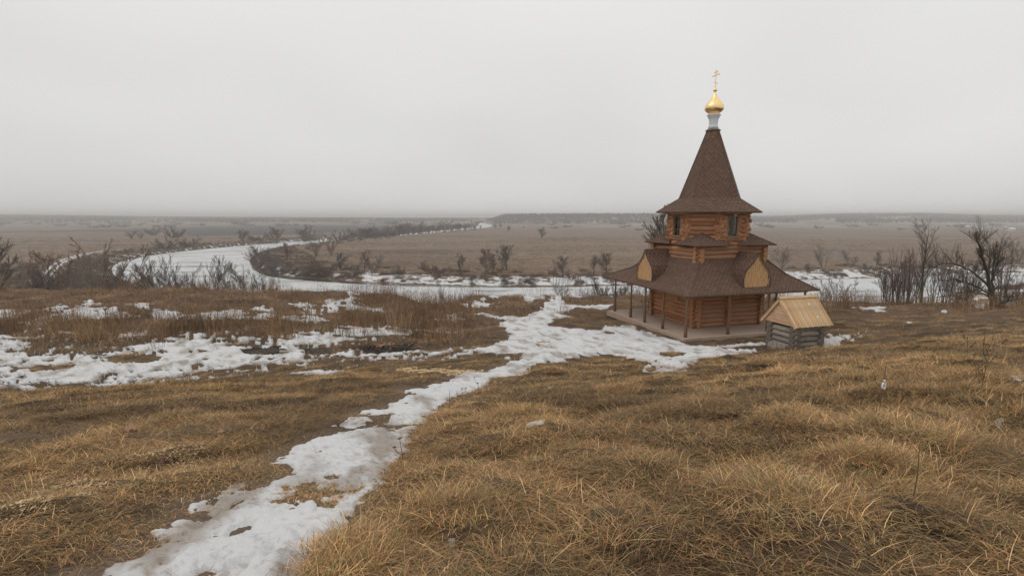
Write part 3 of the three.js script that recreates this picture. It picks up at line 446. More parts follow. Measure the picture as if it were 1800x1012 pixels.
    for (let i = 0; i < ring.length - 1; i++) { const a = i * 4, b = a + 4; I.push(a + 2, a + 3, b + 2, b + 2, a + 3, b + 3, a, b, a + 1, b, b + 1, a + 1, a, a + 2, b, b, a + 2, b + 2); }
    const skin = part('dormer_roof', geom(P, I), trimDark, g);
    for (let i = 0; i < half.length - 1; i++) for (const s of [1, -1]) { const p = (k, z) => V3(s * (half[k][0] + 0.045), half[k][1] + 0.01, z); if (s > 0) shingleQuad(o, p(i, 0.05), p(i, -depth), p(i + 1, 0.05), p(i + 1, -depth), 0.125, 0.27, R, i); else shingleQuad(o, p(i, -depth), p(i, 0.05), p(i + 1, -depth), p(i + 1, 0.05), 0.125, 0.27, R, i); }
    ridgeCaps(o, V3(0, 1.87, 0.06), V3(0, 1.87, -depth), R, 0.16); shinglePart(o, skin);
    // pale trim along the edge
    const tg = []; for (let i = 0; i < ring.length - 1; i++) { const [x0, y0] = ring[i], [x1, y1] = ring[i + 1], b = new THREE.BoxGeometry(Math.hypot(x1 - x0, y1 - y0) + 0.01, 0.05, 0.025); b.rotateZ(Math.atan2(y1 - y0, x1 - x0)); b.translate((x0 + x1) / 2, (y0 + y1) / 2, 0.03); tg.push(b); }
    part('edge_trim', mergeGeometries(tg), trimMat, g); box('sill', g, trimDark, 1.56, 0.05, 0.08, 0, -0.01, 0.0);
  }
  dormer(4.42, 0.22, 0, 1.75); dormer(0.25, 4.55, -Math.PI / 2, 1.75); dormer(4.0, 7.9, Math.PI, 2.1); dormer(7.9, 3.9, Math.PI / 2, 2.0);
  // octagon
  const AP = 2.05, FW = AP * Math.tan(Math.PI / 8) * 2, Y0 = -1.62 - CH.deck, OS = 0.252;
  const onFace = (f, x, y, out) => { const t = f * Math.PI / 4, n = V3(Math.sin(t), 0, Math.cos(t)), s = V3(Math.cos(t), 0, -Math.sin(t)); return V3().addScaledVector(n, out).addScaledVector(s, x).add(V3(0, y, 0)); };
  const frameMat = wood(0.27, 0.185, 0.105), glass = new THREE.MeshPhysicalMaterial({ color: lin(0.5, 0.52, 0.55), roughness: 0.06, transmission: 1, thickness: 0, ior: 1.5 });
  const W0 = -1.13 - CH.deck, W1 = 0.08 - CH.deck;
  for (let f = 0; f < 8; f++) {
    const win = f % 2 === 0, ext = FW / 2 + 0.1;
    for (let i = 0; i < 8; i++) {
      const y = Y0 + OS * (i + (win ? 0.5 : 0.95)) - 0.02; if (y > 0.36 - CH.deck) continue;
      const cut = win && y > W0 - 0.08 && y < W1 + 0.08;
      if (cut) { for (const s of [-1, 1]) log(ch, onFace(f, s * 0.40, y, AP), onFace(f, s * ext, y, AP), DIA * 0.97, logMats); }
      else log(ch, onFace(f, -ext, y, AP), onFace(f, ext, y, AP), DIA * 0.97, logMats);
    }
    // hewn corner blocks
    for (let i = 0; i < 8; i++) { const t = f * Math.PI / 4 + Math.PI / 8, c = V3(Math.sin(t), 0, Math.cos(t)).multiplyScalar(AP / Math.cos(Math.PI / 8) + 0.02), w = 0.34 + R() * 0.1, m = part('corner_block', bevelBox(0.36, 0.235, 0.2, 0.014), logMats[i % 3][0], ch); c.y = Y0 + OS * (i + 0.5); if (c.y > 0.3 - CH.deck) { ch.remove(m); continue; } m.position.copy(c); m.rotation.y = t + (i % 2 ? 0.36 : -0.36); m.scale.x = w / 0.36 * 1.15; }
    if (win) {
      const w = new THREE.Group(); w.name = 'window'; w.position.copy(onFace(f, 0, (W0 + W1) / 2, AP)); w.rotation.y = f * Math.PI / 4; ch.add(w); const h = W1 - W0;
      for (const s of [-1, 1]) { box('frame', w, frameMat, 0.07, h, 0.16, s * 0.325, 0, 0.02); box('frame', w, frameMat, 0.72, 0.07, 0.17, 0, s * (h / 2 - 0.035), 0.02); box('casing_block', w, logMats[1][0], 0.2, h + 0.04, 0.2, s * 0.47, 0, -0.01); }
      box('muntin', w, frameMat, 0.03, h - 0.1, 0.04, 0, 0, 0.0, 0.004); for (const q of [-1, 1]) box('muntin', w, frameMat, 0.6, 0.03, 0.036, 0, q * h / 6, 0.0, 0.004);
      for (let a = 0; a < 2; a++) for (let b = 0; b < 3; b++) { const p = part('pane', new THREE.PlaneGeometry(0.28, h / 3 - 0.05), glass, w); p.position.set(-0.148 + a * 0.296, (b - 1) * h / 3, -0.012); }
      box('sill', w, frameMat, 0.86, 0.05, 0.22, 0, -h / 2 - 0.02, 0.06);
    }
  }
  // small hip roofs over the corners of the cage
  for (let k = 0; k < 4; k++) {
    const g = new THREE.Group(); g.name = 'corner_roof'; g.rotation.y = k * Math.PI / 2; ch.add(g); const ey = -1.56 - CH.deck, C = V3(-2.62, ey, 2.62), A = V3(-1.42, -0.82 - CH.deck, 1.42), E1 = V3(-0.1, ey, 2.55), E2 = V3(-2.55, ey, 0.1), o = Shingles();
    panel('roof_panel', g, [C, E1, A], 0.04, deckMat); panel('roof_panel', g, [E2, C, A], 0.04, deckMat);
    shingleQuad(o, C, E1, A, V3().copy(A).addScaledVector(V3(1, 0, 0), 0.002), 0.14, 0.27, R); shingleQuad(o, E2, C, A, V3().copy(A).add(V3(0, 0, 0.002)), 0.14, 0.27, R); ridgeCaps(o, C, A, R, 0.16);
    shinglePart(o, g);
  }
  // tent roof
  const oct = (ap, Y) => [...Array(8)].map((_, i) => { const t = (i - 0.5) * Math.PI / 4, q = ap / Math.cos(Math.PI / 8); return V3(Math.sin(t) * q, Y - CH.deck, Math.cos(t) * q); });
  const o1 = oct(2.82, 0.27), o2 = oct(1.62, 1.06), o3 = oct(0.31, 4.95), top = new THREE.Group(); top.name = 'tent_roof'; ch.add(top);
  for (let k = 0; k < 8; k++) { const q = (k + 1) % 8, o = Shingles(); panel('roof_panel', top, [o1[k], o1[q], o2[q], o2[k]], 0.05, deckMat); panel('roof_panel', top, [o2[k], o2[q], o3[q], o3[k]], 0.05, deckMat);
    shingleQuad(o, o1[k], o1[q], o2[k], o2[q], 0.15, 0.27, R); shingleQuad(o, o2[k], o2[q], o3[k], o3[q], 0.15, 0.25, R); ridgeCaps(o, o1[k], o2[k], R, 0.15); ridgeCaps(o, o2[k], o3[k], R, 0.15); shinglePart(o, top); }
  { const P = [], s = new THREE.Shape(oct(2.5, 0).map((p) => new THREE.Vector2(p.x, p.z))); const g = new THREE.ShapeGeometry(s); g.rotateX(Math.PI / 2); g.translate(0, 0.30 - CH.deck, 0); part('soffit', g, deckMat, top); }
  // neck, dome, cross
  const lathe = (pts, n = 40) => new THREE.LatheGeometry(pts.map(([r, y]) => new THREE.Vector2(r, y - CH.deck)), n);
  part('neck_flashing', lathe([[0, 5.02], [0.42, 4.93], [0.43, 4.95], [0.3, 5.06], [0, 5.1]]), std({ color: lin(0.16, 0.14, 0.11), roughness: 0.6, metalness: 0.4 }), ch);
  part('drum_neck', lathe([[0, 5.0], [0.275, 5.0], [0.28, 5.16], [0.262, 5.2], [0.24, 5.22], [0.236, 5.3], [0.262, 5.58], [0.29, 5.6], [0.29, 5.66], [0.325, 5.68], [0.33, 5.74], [0.38, 5.78], [0.38, 5.83], [0.30, 5.86], [0, 5.86]]), std({ color: lin(0.56, 0.57, 0.59), roughness: 0.5 }), ch);
  const gold = std({ color: lin(0.90, 0.65, 0.32), metalness: 1, roughness: 0.34 });
  const prof = [[0.0, 5.85], [0.3, 5.85], [0.31, 5.90], [0.29, 5.93], [0.36, 5.96], [0.45, 6.03], [0.515, 6.12], [0.53, 6.22], [0.51, 6.32], [0.45, 6.43], [0.36, 6.55], [0.25, 6.68], [0.165, 6.8], [0.105, 6.92], [0.06, 7.03], [0.045, 7.12], [0, 7.13]];
  part('onion_dome', lathe(new THREE.SplineCurve(prof.map(([r, y]) => new THREE.Vector2(r, y))).getPoints(70).map((p) => [Math.max(0, p.x), p.y]), 48), gold, ch);
  const ball = part('dome_ball', new THREE.SphereGeometry(0.11, 24, 16), gold, ch); ball.position.y = 7.2 - CH.deck; ball.scale.y = 0.9;
  const cr = new THREE.Group(); cr.name = 'cross'; cr.position.y = 7.28 - CH.deck; cr.rotation.y = Math.PI / 2; ch.add(cr);
  box('upright', cr, gold, 0.055, 1.02, 0.035, 0, 0.5, 0, 0.01); box('crossbar', cr, gold, 0.54, 0.055, 0.035, 0, 0.74, 0.003, 0.01); box('name_bar', cr, gold, 0.24, 0.05, 0.035, 0, 0.90, 0.003, 0.01); const fb = box('foot_bar', cr, gold, 0.34, 0.05, 0.035, 0, 0.33, 0.003, 0.01); fb.rotation.z = 0.45;
  for (const [x, y] of [[-0.28, 0.74], [0.28, 0.74], [0, 1.02], [-0.13, 0.9], [0.13, 0.9]]) { const s = part('bar_finial', new THREE.SphereGeometry(0.035, 10, 8), gold, cr); s.position.set(x, y, 0.003); }
}

// ------------------------------------------------------------------ the well house
{
  const we = thing('well_house', 'small well house of grey logs with a fresh yellow plank gable roof', 'well house');
  const P = atD(1398.9, 577, 20.5), EY = P[1]; we.rotation.y = CH.rot; we.position.set(P[0], EY - 1.15, -P[2]);     // own x along the ridge, -z away, eave corner over the origin
  const R = rng(88), y0 = 1.15, fresh = [wood(0.66, 0.43, 0.225), wood(0.72, 0.49, 0.275), wood(0.56, 0.35, 0.175), wood(0.62, 0.44, 0.27)], freshPink = [wood(0.66, 0.41, 0.255), wood(0.70, 0.45, 0.285)], greyEnd = std({ color: lin(0.18, 0.15, 0.12), map: endMap }), grey = [[wood(0.27, 0.235, 0.20), greyEnd], [wood(0.22, 0.195, 0.17), greyEnd], [wood(0.32, 0.275, 0.23), greyEnd]];
  const Lu = 2.02, Wv = 1.95, RH = 1.12;
  // log crib
  const cx = 0.88, cz = -Wv / 2 + 0.12, h = 0.62; for (let i = 0; i < 6; i++) { const y = y0 - 0.10 - i * 0.235; for (const s of [-1, 1]) { log(we, V3(cx - h - 0.2, y, cz + s * h), V3(cx + h + 0.2, y, cz + s * h), 0.255, grey); log(we, V3(cx + s * h, y - 0.117, cz - h - 0.2), V3(cx + s * h, y - 0.117, cz + h + 0.2), 0.255, grey); } }
  // pale boards leaning on the low logs of the gable side
  for (let k = 0; k < 4; k++) { const b = box('apron_board', we, wood(0.36, 0.32, 0.27), 0.03, 0.55, 0.235, cx - h - 0.2, 0.02 + R() * 0.03, cz - 0.5 + k * 0.245, 0.006); b.rotation.z = -0.1; }
  // plank roof, each plank a piece
  const sl = Math.hypot(Wv / 2, RH), ang = Math.atan2(RH, Wv / 2);
  for (const s of [1, -1]) { const n = 14, w = Lu / n; for (let k = 0; k < n; k++) { const over = (k % 2) * 0.011, m = part('roof_plank', bevelBox(w * 0.97, 0.025, sl + 0.02, 0.005), fresh[Math.floor(R() * 4)], we); m.position.set((k + 0.5) * w, y0 + RH / 2 + over, -Wv / 2 + s * Wv / 4); m.rotation.x = s * ang; m.scale.z = 1 + (R() - 0.5) * 0.012; } }
  for (const s of [1, -1]) { const m = part('ridge_board', bevelBox(Lu + 0.04, 0.022, 0.14, 0.005), fresh[0], we); m.position.set(Lu / 2, y0 + RH + 0.012, -Wv / 2 + s * 0.045); m.rotation.x = s * ang * 0.9; m.position.y -= 0.004; }
  // horizontal gable boards on both ends
  for (const ex of [0.1, Lu - 0.1]) for (let k = 0; k < 8; k++) { const ya = k * RH / 8, yb = ya + RH / 8 - 0.006, wa = Wv / 2 * (1 - ya / RH) - 0.02, wb = Math.max(0.01, Wv / 2 * (1 - yb / RH) - 0.02), s = new THREE.Shape(); s.moveTo(-wa, ya); s.lineTo(wa, ya); s.lineTo(wb, yb); s.lineTo(-wb, yb); s.closePath(); const g = new THREE.ExtrudeGeometry(s, { depth: 0.02, bevelEnabled: false }); { const p = g.attributes.position, uv = g.attributes.uv; for (let i = 0; i < p.count; i++) uv.setXY(i, p.getY(i) * 1.5 + k * 0.21, p.getX(i) * 0.5 + k * 0.37); } const m = part('gable_board', g, freshPink[k % 2], we); m.rotation.y = -Math.PI / 2; m.position.set(ex + 0.01, y0 + 0.01 + (k % 2) * 0.0, -Wv / 2); }
  for (const s of [1, -1]) for (const ex of [0.03, Lu - 0.03]) { const m = part('verge_board', bevelBox(0.03, 0.1, sl - 0.06, 0.005), fresh[1], we); m.position.set(ex, y0 + RH / 2 - 0.075, -Wv / 2 + s * Wv / 4); m.rotation.x = s * ang; }
  // scraps of snow on the planks
  const snowMat = std({ color: lin(0.8, 0.8, 0.8), roughness: 0.7 });
  for (const [t, q] of [[1.35, 0.28], [1.42, 0.72]]) { const g = new THREE.IcosahedronGeometry(0.035, 2); g.scale(1.1, 0.35, 1); const m = part('snow_scrap', g, snowMat, we); m.position.set(t, y0 + RH * (1 - q) + 0.03, -Wv / 2 + q * Wv / 2); m.rotation.x = ang; }
}
console.log('buildings done');

// ------------------------------------------------------------------ bare trees and bushes
function Tubes() { return { P: [], I: [], U: [] }; }
function tube(o, pts, radii, sides) {
  const base = o.P.length / 3, n = pts.length; let up = V3(0.3, 0.2, 0.93), len = 0;
  for (let i = 0; i < n; i++) {
    const t = V3().subVectors(pts[Math.min(i + 1, n - 1)], pts[Math.max(i - 1, 0)]).normalize(), s = V3().crossVectors(t, up); if (s.lengthSq() < 1e-4) s.set(1, 0, 0); s.normalize(); const b = V3().crossVectors(s, t); up = V3().crossVectors(t, s).negate(); up = b.clone();
    if (i) len += pts[i].distanceTo(pts[i - 1]);
    for (let k = 0; k < sides; k++) { const a = k / sides * 6.2832, c = Math.cos(a) * radii[i], e = Math.sin(a) * radii[i]; o.P.push(pts[i].x + s.x * c + b.x * e, pts[i].y + s.y * c + b.y * e, pts[i].z + s.z * c + b.z * e); o.U.push(k / sides, len * 0.8); }
  }
  for (let i = 0; i < n - 1; i++) for (let k = 0; k < sides; k++) { const a = base + i * sides + k, b = base + i * sides + (k + 1) % sides, c = a + sides, e = b + sides; o.I.push(a, c, b, b, c, e); }
}
// opt: h height, r trunk radius, stems, lean, levels, kids [per level], angle, ratio, up (how much shoots turn upward), wig, clear (bare part of the trunk)
function makeTree(seed, opt) {
  const r = rng(seed), T = Tubes(), B = Tubes(), { h, stems = 1, levels = 3, kids = [7, 6, 6], angle = 0.8, ratio = 0.5, up = 0.15, wig = 0.16, clear = 0.3, spread = 0.5, minR = 0.008, lean = [0, 0], segs = 5 } = opt, R0 = opt.r ?? h * 0.018;
  const rv = () => V3(r() - 0.5, r() - 0.5, r() - 0.5).multiplyScalar(2);
  function grow(p, dir, len, rad, lvl) {
    const n = lvl === 0 ? segs + 2 : lvl === levels ? (opt.last ?? 1) : lvl === 1 ? 4 : lvl === levels - 1 ? 2 : 3, pts = [p.clone()], radii = [rad], dirs = [dir.clone()]; let d = dir.clone(), q = p.clone();
    for (let i = 1; i <= n; i++) { d.addScaledVector(rv(), wig * (lvl ? 1 : 0.6)); d.y += up * (lvl ? 1 : 0.3) * (lvl === levels ? 0.6 : 1); d.normalize(); q = q.clone().addScaledVector(d, len / n); pts.push(q); radii.push(Math.max(minR * 0.6, rad * (1 - (lvl === 0 ? 0.82 : 0.8) * i / n))); dirs.push(d.clone()); }
    tube(lvl <= 1 ? T : B, pts, radii, lvl === 0 ? 7 : lvl === 1 ? 5 : lvl === levels ? 3 : 4);
    if (lvl >= levels) return;
    const k = Math.max(1, Math.round(kids[lvl] * (0.75 + r() * 0.5)));
    for (let i = 0; i < k; i++) {
      const t0 = lvl === 0 ? clear : 0.2, t = t0 + (1 - t0) * Math.pow((i + r() * 0.9) / k, lvl === 0 ? 0.9 : 0.8), f = clamp(t * n, 0, n - 0.001), m = f | 0, at = V3().lerpVectors(pts[m], pts[m + 1], f - m), dd = dirs[Math.min(m + 1, n)];
      const sd = V3().crossVectors(dd, rv()).normalize(), an = angle * (0.65 + r() * 0.7), nd = dd.clone().multiplyScalar(Math.cos(an)).addScaledVector(sd, Math.sin(an)).normalize();
      grow(at, nd, len * ratio * (lvl === 0 ? 1.25 - 0.65 * t : 1.05 - 0.4 * t) * (0.7 + r() * 0.55), Math.max(minR, lerp(radii[m], radii[m + 1], f - m) * (0.5 + r() * 0.2)), lvl + 1);
    }
  }
  for (let s = 0; s < stems; s++) { const a = r() * 6.283, k = stems > 1 ? spread * (0.35 + 0.65 * r()) : 0, d = V3(Math.cos(a) * k + lean[0], 1, Math.sin(a) * k + lean[1]).normalize(); grow(V3(Math.cos(a) * 0.12 * (stems > 1), -0.25, Math.sin(a) * 0.12 * (stems > 1)), d, h * (stems > 1 ? 0.62 + 0.4 * r() : 0.8) * (opt.trunkLen ?? 1), R0 * (stems > 1 ? 0.6 + 0.5 * r() : 1), 0); }
  return { trunk: geom(T.P, T.I, null, T.U, true), crown: geom(B.P, B.I, null, null, true) };
}
function plant(name, label, category, tree, x, y, z, turn, scale, mats, group) {
  const o = thing(name, label, category, group); o.position.set(x, y, z); o.rotation.y = turn; if (typeof scale === 'number') o.scale.setScalar(scale); else o.scale.set(...scale);
  part('trunk', tree.trunk, mats[0], o); if (tree.crown.attributes.position.count) part('crown', tree.crown, mats[1], o); return o;
}
const DARK = [M.bark, M.twig], RED = [M.bark, M.twigRed], GREYT = [M.bark, M.twigGrey], MOSS = [M.barkGreen, M.twig];
// prototypes about 10 m tall (trees) and 3 m (bushes)
const TREES = {
  tall: makeTree(3, { h: 8.6, r: 0.12, kids: [17, 9, 7], angle: 0.52, ratio: 0.38, up: 0.12, clear: 0.2, wig: 0.08, minR: 0.008, last: 2 }),
  round: makeTree(11, { h: 10, r: 0.2, kids: [11, 9, 9], angle: 0.62, ratio: 0.54, up: 0.07, wig: 0.09, clear: 0.14, trunkLen: 0.62, minR: 0.034 }),
  round2: makeTree(12, { h: 10, r: 0.18, kids: [12, 9, 8], angle: 0.52, ratio: 0.52, up: 0.1, wig: 0.08, clear: 0.16, trunkLen: 0.66, minR: 0.034 }),
  fork: makeTree(19, { h: 9, r: 0.13, stems: 4, spread: 0.55, kids: [9, 8, 8], angle: 0.48, ratio: 0.46, up: 0.08, wig: 0.08, clear: 0.25, minR: 0.014 }),
  willow: makeTree(27, { h: 6, r: 0.075, stems: 7, spread: 0.75, kids: [7, 8, 6], angle: 0.46, ratio: 0.48, up: 0.06, wig: 0.08, clear: 0.2, minR: 0.0155 }),
  dense: makeTree(33, { h: 5, r: 0.045, stems: 11, spread: 1.1, kids: [7, 6, 6], angle: 0.5, ratio: 0.45, up: 0.05, wig: 0.08, clear: 0.08, minR: 0.014 }),
  bankBush: makeTree(34, { h: 5, r: 0.07, stems: 9, spread: 1.7, kids: [7, 6, 5], angle: 0.52, ratio: 0.46, up: 0.05, wig: 0.09, clear: 0.08, minR: 0.036 }),
  bush: makeTree(41, { h: 3, r: 0.028, stems: 12, spread: 0.85, kids: [8, 7], levels: 2, angle: 0.45, ratio: 0.45, up: 0.06, wig: 0.08, clear: 0.12, minR: 0.008, last: 2 }),
  thin: makeTree(47, { h: 4, r: 0.026, stems: 7, spread: 0.22, kids: [14, 7], levels: 2, angle: 0.42, ratio: 0.24, up: 0.1, wig: 0.07, clear: 0.25, minR: 0.0065, last: 2 }),
  farA: makeTree(61, { h: 10, r: 0.25, kids: [13, 12], levels: 2, angle: 0.7, ratio: 0.55, up: 0.06, wig: 0.1, clear: 0.12, trunkLen: 0.65, minR: 0.085 }),
  farB: makeTree(62, { h: 10, r: 0.2, stems: 5, spread: 0.6, kids: [8, 7], levels: 2, angle: 0.55, ratio: 0.46, up: 0.06, wig: 0.1, clear: 0.12, minR: 0.085 }),
  tiny: makeTree(64, { h: 5, r: 0.2, stems: 9, spread: 2.4, kids: [7], levels: 1, angle: 0.7, ratio: 0.45, up: 0.05, clear: 0.1, minR: 0.16, segs: 1 }),
  farBush: makeTree(63, { h: 5, r: 0.12, stems: 12, spread: 2.2, kids: [7, 6], levels: 2, angle: 0.55, ratio: 0.45, up: 0.05, wig: 0.1, clear: 0.08, minR: 0.07 }),
};
const TH = { tall: 8.6, round: 9.6, round2: 9.8, fork: 9, willow: 6, dense: 5, bush: 3, thin: 4, farA: 10, farB: 9.5, farBush: 4.5, bankBush: 5, tiny: 4 };
for (const k in TREES) { const a = (k === 'tiny' ? TREES[k].trunk : TREES[k].crown).attributes.position.array, ys = []; for (let i = 1; i < a.length; i += 3) ys.push(a[i]); ys.sort((m, n) => m - n); TH[k] = ys[Math.floor(ys.length * 0.975)]; }
const TR = rng(600);
const ORD = ['first', 'second', 'third', 'fourth', 'fifth', 'sixth', 'seventh', 'eighth', 'ninth', 'tenth', 'eleventh', 'twelfth', 'thirteenth', 'fourteenth', 'fifteenth', 'sixteenth', 'seventeenth', 'eighteenth', 'nineteenth', 'twentieth'];
// on the slope: picture column, picture row of the top, distance
function slopeTree(kind, px, top, d, label, category, mats, wide = 1, turn = TR() * 6.28, name) {
  const x = (px - 900) / FOC * d * 1.0; const q = atD(px, top, d), y = heightAt(q[0], d, -9), s = (q[1] - y) / TH[kind];
  return plant(name ?? (category === 'bush' ? 'bare_bush' : 'bare_tree'), label, category, TREES[kind], q[0], y - 0.05, -d, turn, [s * wide, s, s * wide], mats);
}
slopeTree('round', -22, 405, 52, 'bare tree cut by the left edge of the picture', 'tree', GREYT, 0.8, 2.0);
slopeTree('fork', 42, 449, 60, 'spreading bare tree beside the snowy track at far left', 'tree', DARK, 1.25, 0.5);
slopeTree('bush', 100, 478, 58, 'low bare bush between the spreading tree and the round reddish bush', 'bush', DARK, 1.2);
slopeTree('dense', 156, 440, 78, 'big rounded reddish bush left of the river bend', 'bush', RED, 1.0, 1.1);
slopeTree('willow', 205, 468, 68, 'grey bare bush with snow showing through, right of the reddish bush', 'bush', GREYT, 0.9);
slopeTree('willow', 262, 470, 62, 'first dark bush from the left in the row before the ice', 'bush', DARK, 0.85);
slopeTree('willow', 292, 461, 64, 'second dark bush from the left in the row before the ice', 'bush', DARK, 0.85, 2.2);
slopeTree('fork', 320, 453, 63, 'tallest bush, third from the left in the row before the ice', 'bush', DARK, 0.95, 4.0);
slopeTree('willow', 351, 459, 62, 'fourth bush in the row before the ice, right of the tallest one', 'bush', DARK, 0.85, 5.1);
slopeTree('bush', 376, 478, 60, 'fifth and low bush in the row before the ice', 'bush', DARK, 0.8);
slopeTree('thin', 390, 478, 61, 'thin small sapling right of the row of dark bushes', 'tree', DARK, 1.3);
slopeTree('bush', 412, 480, 58, 'small leaning bush left of the forked bush at mound crest', 'bush', DARK, 0.9);
slopeTree('willow', 452, 466, 56, 'forked bare bush on the mound crest before the sandy river spit', 'bush', DARK, 1.05, 0.7);
slopeTree('bush', 484, 490, 55, 'low bush at the right foot of the forked bush on the crest', 'bush', GREYT, 1.0);
slopeTree('thin', 773, 500, 47, 'thin dark sapling clump in the dip between the two mounds', 'bush', DARK, 1.1, 0.3);
slopeTree('bush', 786, 508, 46.5, 'low twiggy bush right of the thin sapling clump', 'bush', DARK, 0.9);
slopeTree('bush', 988, 488, 50, 'dark bare bush where the snowy path drops over the edge', 'bush', DARK, 1.0, 1.0);
slopeTree('willow', 1060, 486, 53, 'bare bush left of the chapel porch, nearest the path end', 'bush', DARK, 0.7);
slopeTree('bush', 1030, 505, 51, 'low scrubby bush between path end and chapel', 'bush', RED, 1.3);
slopeTree('willow', 1088, 492, 54, 'bare bush seen through the left porch posts', 'bush', DARK, 0.75, 3.0);
slopeTree('bush', 1122, 507, 52, 'low bush just left of the chapel log wall', 'bush', RED, 1.1);
slopeTree('round2', 1164, 366, 48, 'tall bare tree rising behind the left of the chapel tower', 'tree', GREYT, 0.85, 1.2);
slopeTree('fork', 1143, 425, 54, 'lower bare tree behind the chapel, left of its tall neighbour', 'tree', GREYT, 0.55);
slopeTree('dense', 1478, 492, 55, 'rounded grey bush right of the well house against the ice', 'bush', GREYT, 0.9, 0.2);
slopeTree('tall', 1637, 386, 36, 'tall slender bare tree on the right with upright branches', 'tree', MOSS, 1.0, 0.9);
slopeTree('thin', 1605, 440, 38, 'upright reddish sapling clump left of the tall slender tree', 'tree', RED, 1.5);
slopeTree('thin', 1586, 462, 39, 'shorter reddish sapling clump at the left end of the thicket', 'tree', RED, 1.5, 2.6);
slopeTree('dense', 1570, 470, 42, 'dense twiggy bush at the left end of the right thicket', 'bush', RED, 0.55);
slopeTree('bush', 1600, 520, 35.5, 'low reddish bush at the foot of the tall slender tree', 'bush', RED, 1.0);
slopeTree('dense', 1688, 470, 44, 'dense bush behind the leaning tree', 'bush', RED, 0.7, 3.3);
slopeTree('thin', 1676, 430, 41, 'slim straight sapling just left of the leaning tree crown', 'tree', DARK, 0.9, 1.4);
slopeTree('willow', 1712, 470, 39, 'twiggy bush under the arching limbs of the leaning tree', 'bush', DARK, 0.7, 1.9);
slopeTree('thin', 1778, 425, 37, 'sapling clump right of the leaning tree', 'tree', RED, 1.0, 2.0);
slopeTree('dense', 1800, 468, 45, 'dense reddish bush cut by the right edge of the picture', 'bush', RED, 0.8, 5.0);
slopeTree('bush', 1765, 505, 36, 'low bush at the right foot of the leaning tree', 'bush', DARK, 1.0);
[[1560, 468, 41], [1572, 455, 44], [1583, 448, 42], [1594, 436, 45], [1604, 452, 40], [1615, 440, 46], [1625, 455, 41], [1648, 446, 44], [1672, 458, 46]].forEach(([x, t, d], i) => slopeTree('thin', x, t, d, `slim upright stem clump, ${ORD[i]} from the left in the right-hand thicket`, 'tree', i % 3 === 1 ? GREYT : RED, 0.85 + 0.3 * TR(), TR() * 6.28));
slopeTree('willow', 18, 462, 66, 'grey bush between the edge tree and the spreading tree at left', 'bush', GREYT, 1.0); slopeTree('dense', 78, 476, 70, 'low rounded bush by the snowy track ruts', 'bush', GREYT, 1.0); slopeTree('dense', 236, 482, 66, 'low bush left of the dark row before the ice', 'bush', GREYT, 1.0);
slopeTree('dense', 1108, 498, 58, 'dense bush behind the left porch posts', 'bush', GREYT, 0.9); slopeTree('dense', 1070, 502, 56, 'dense scrubby bush left of the porch corner', 'bush', RED, 0.9);
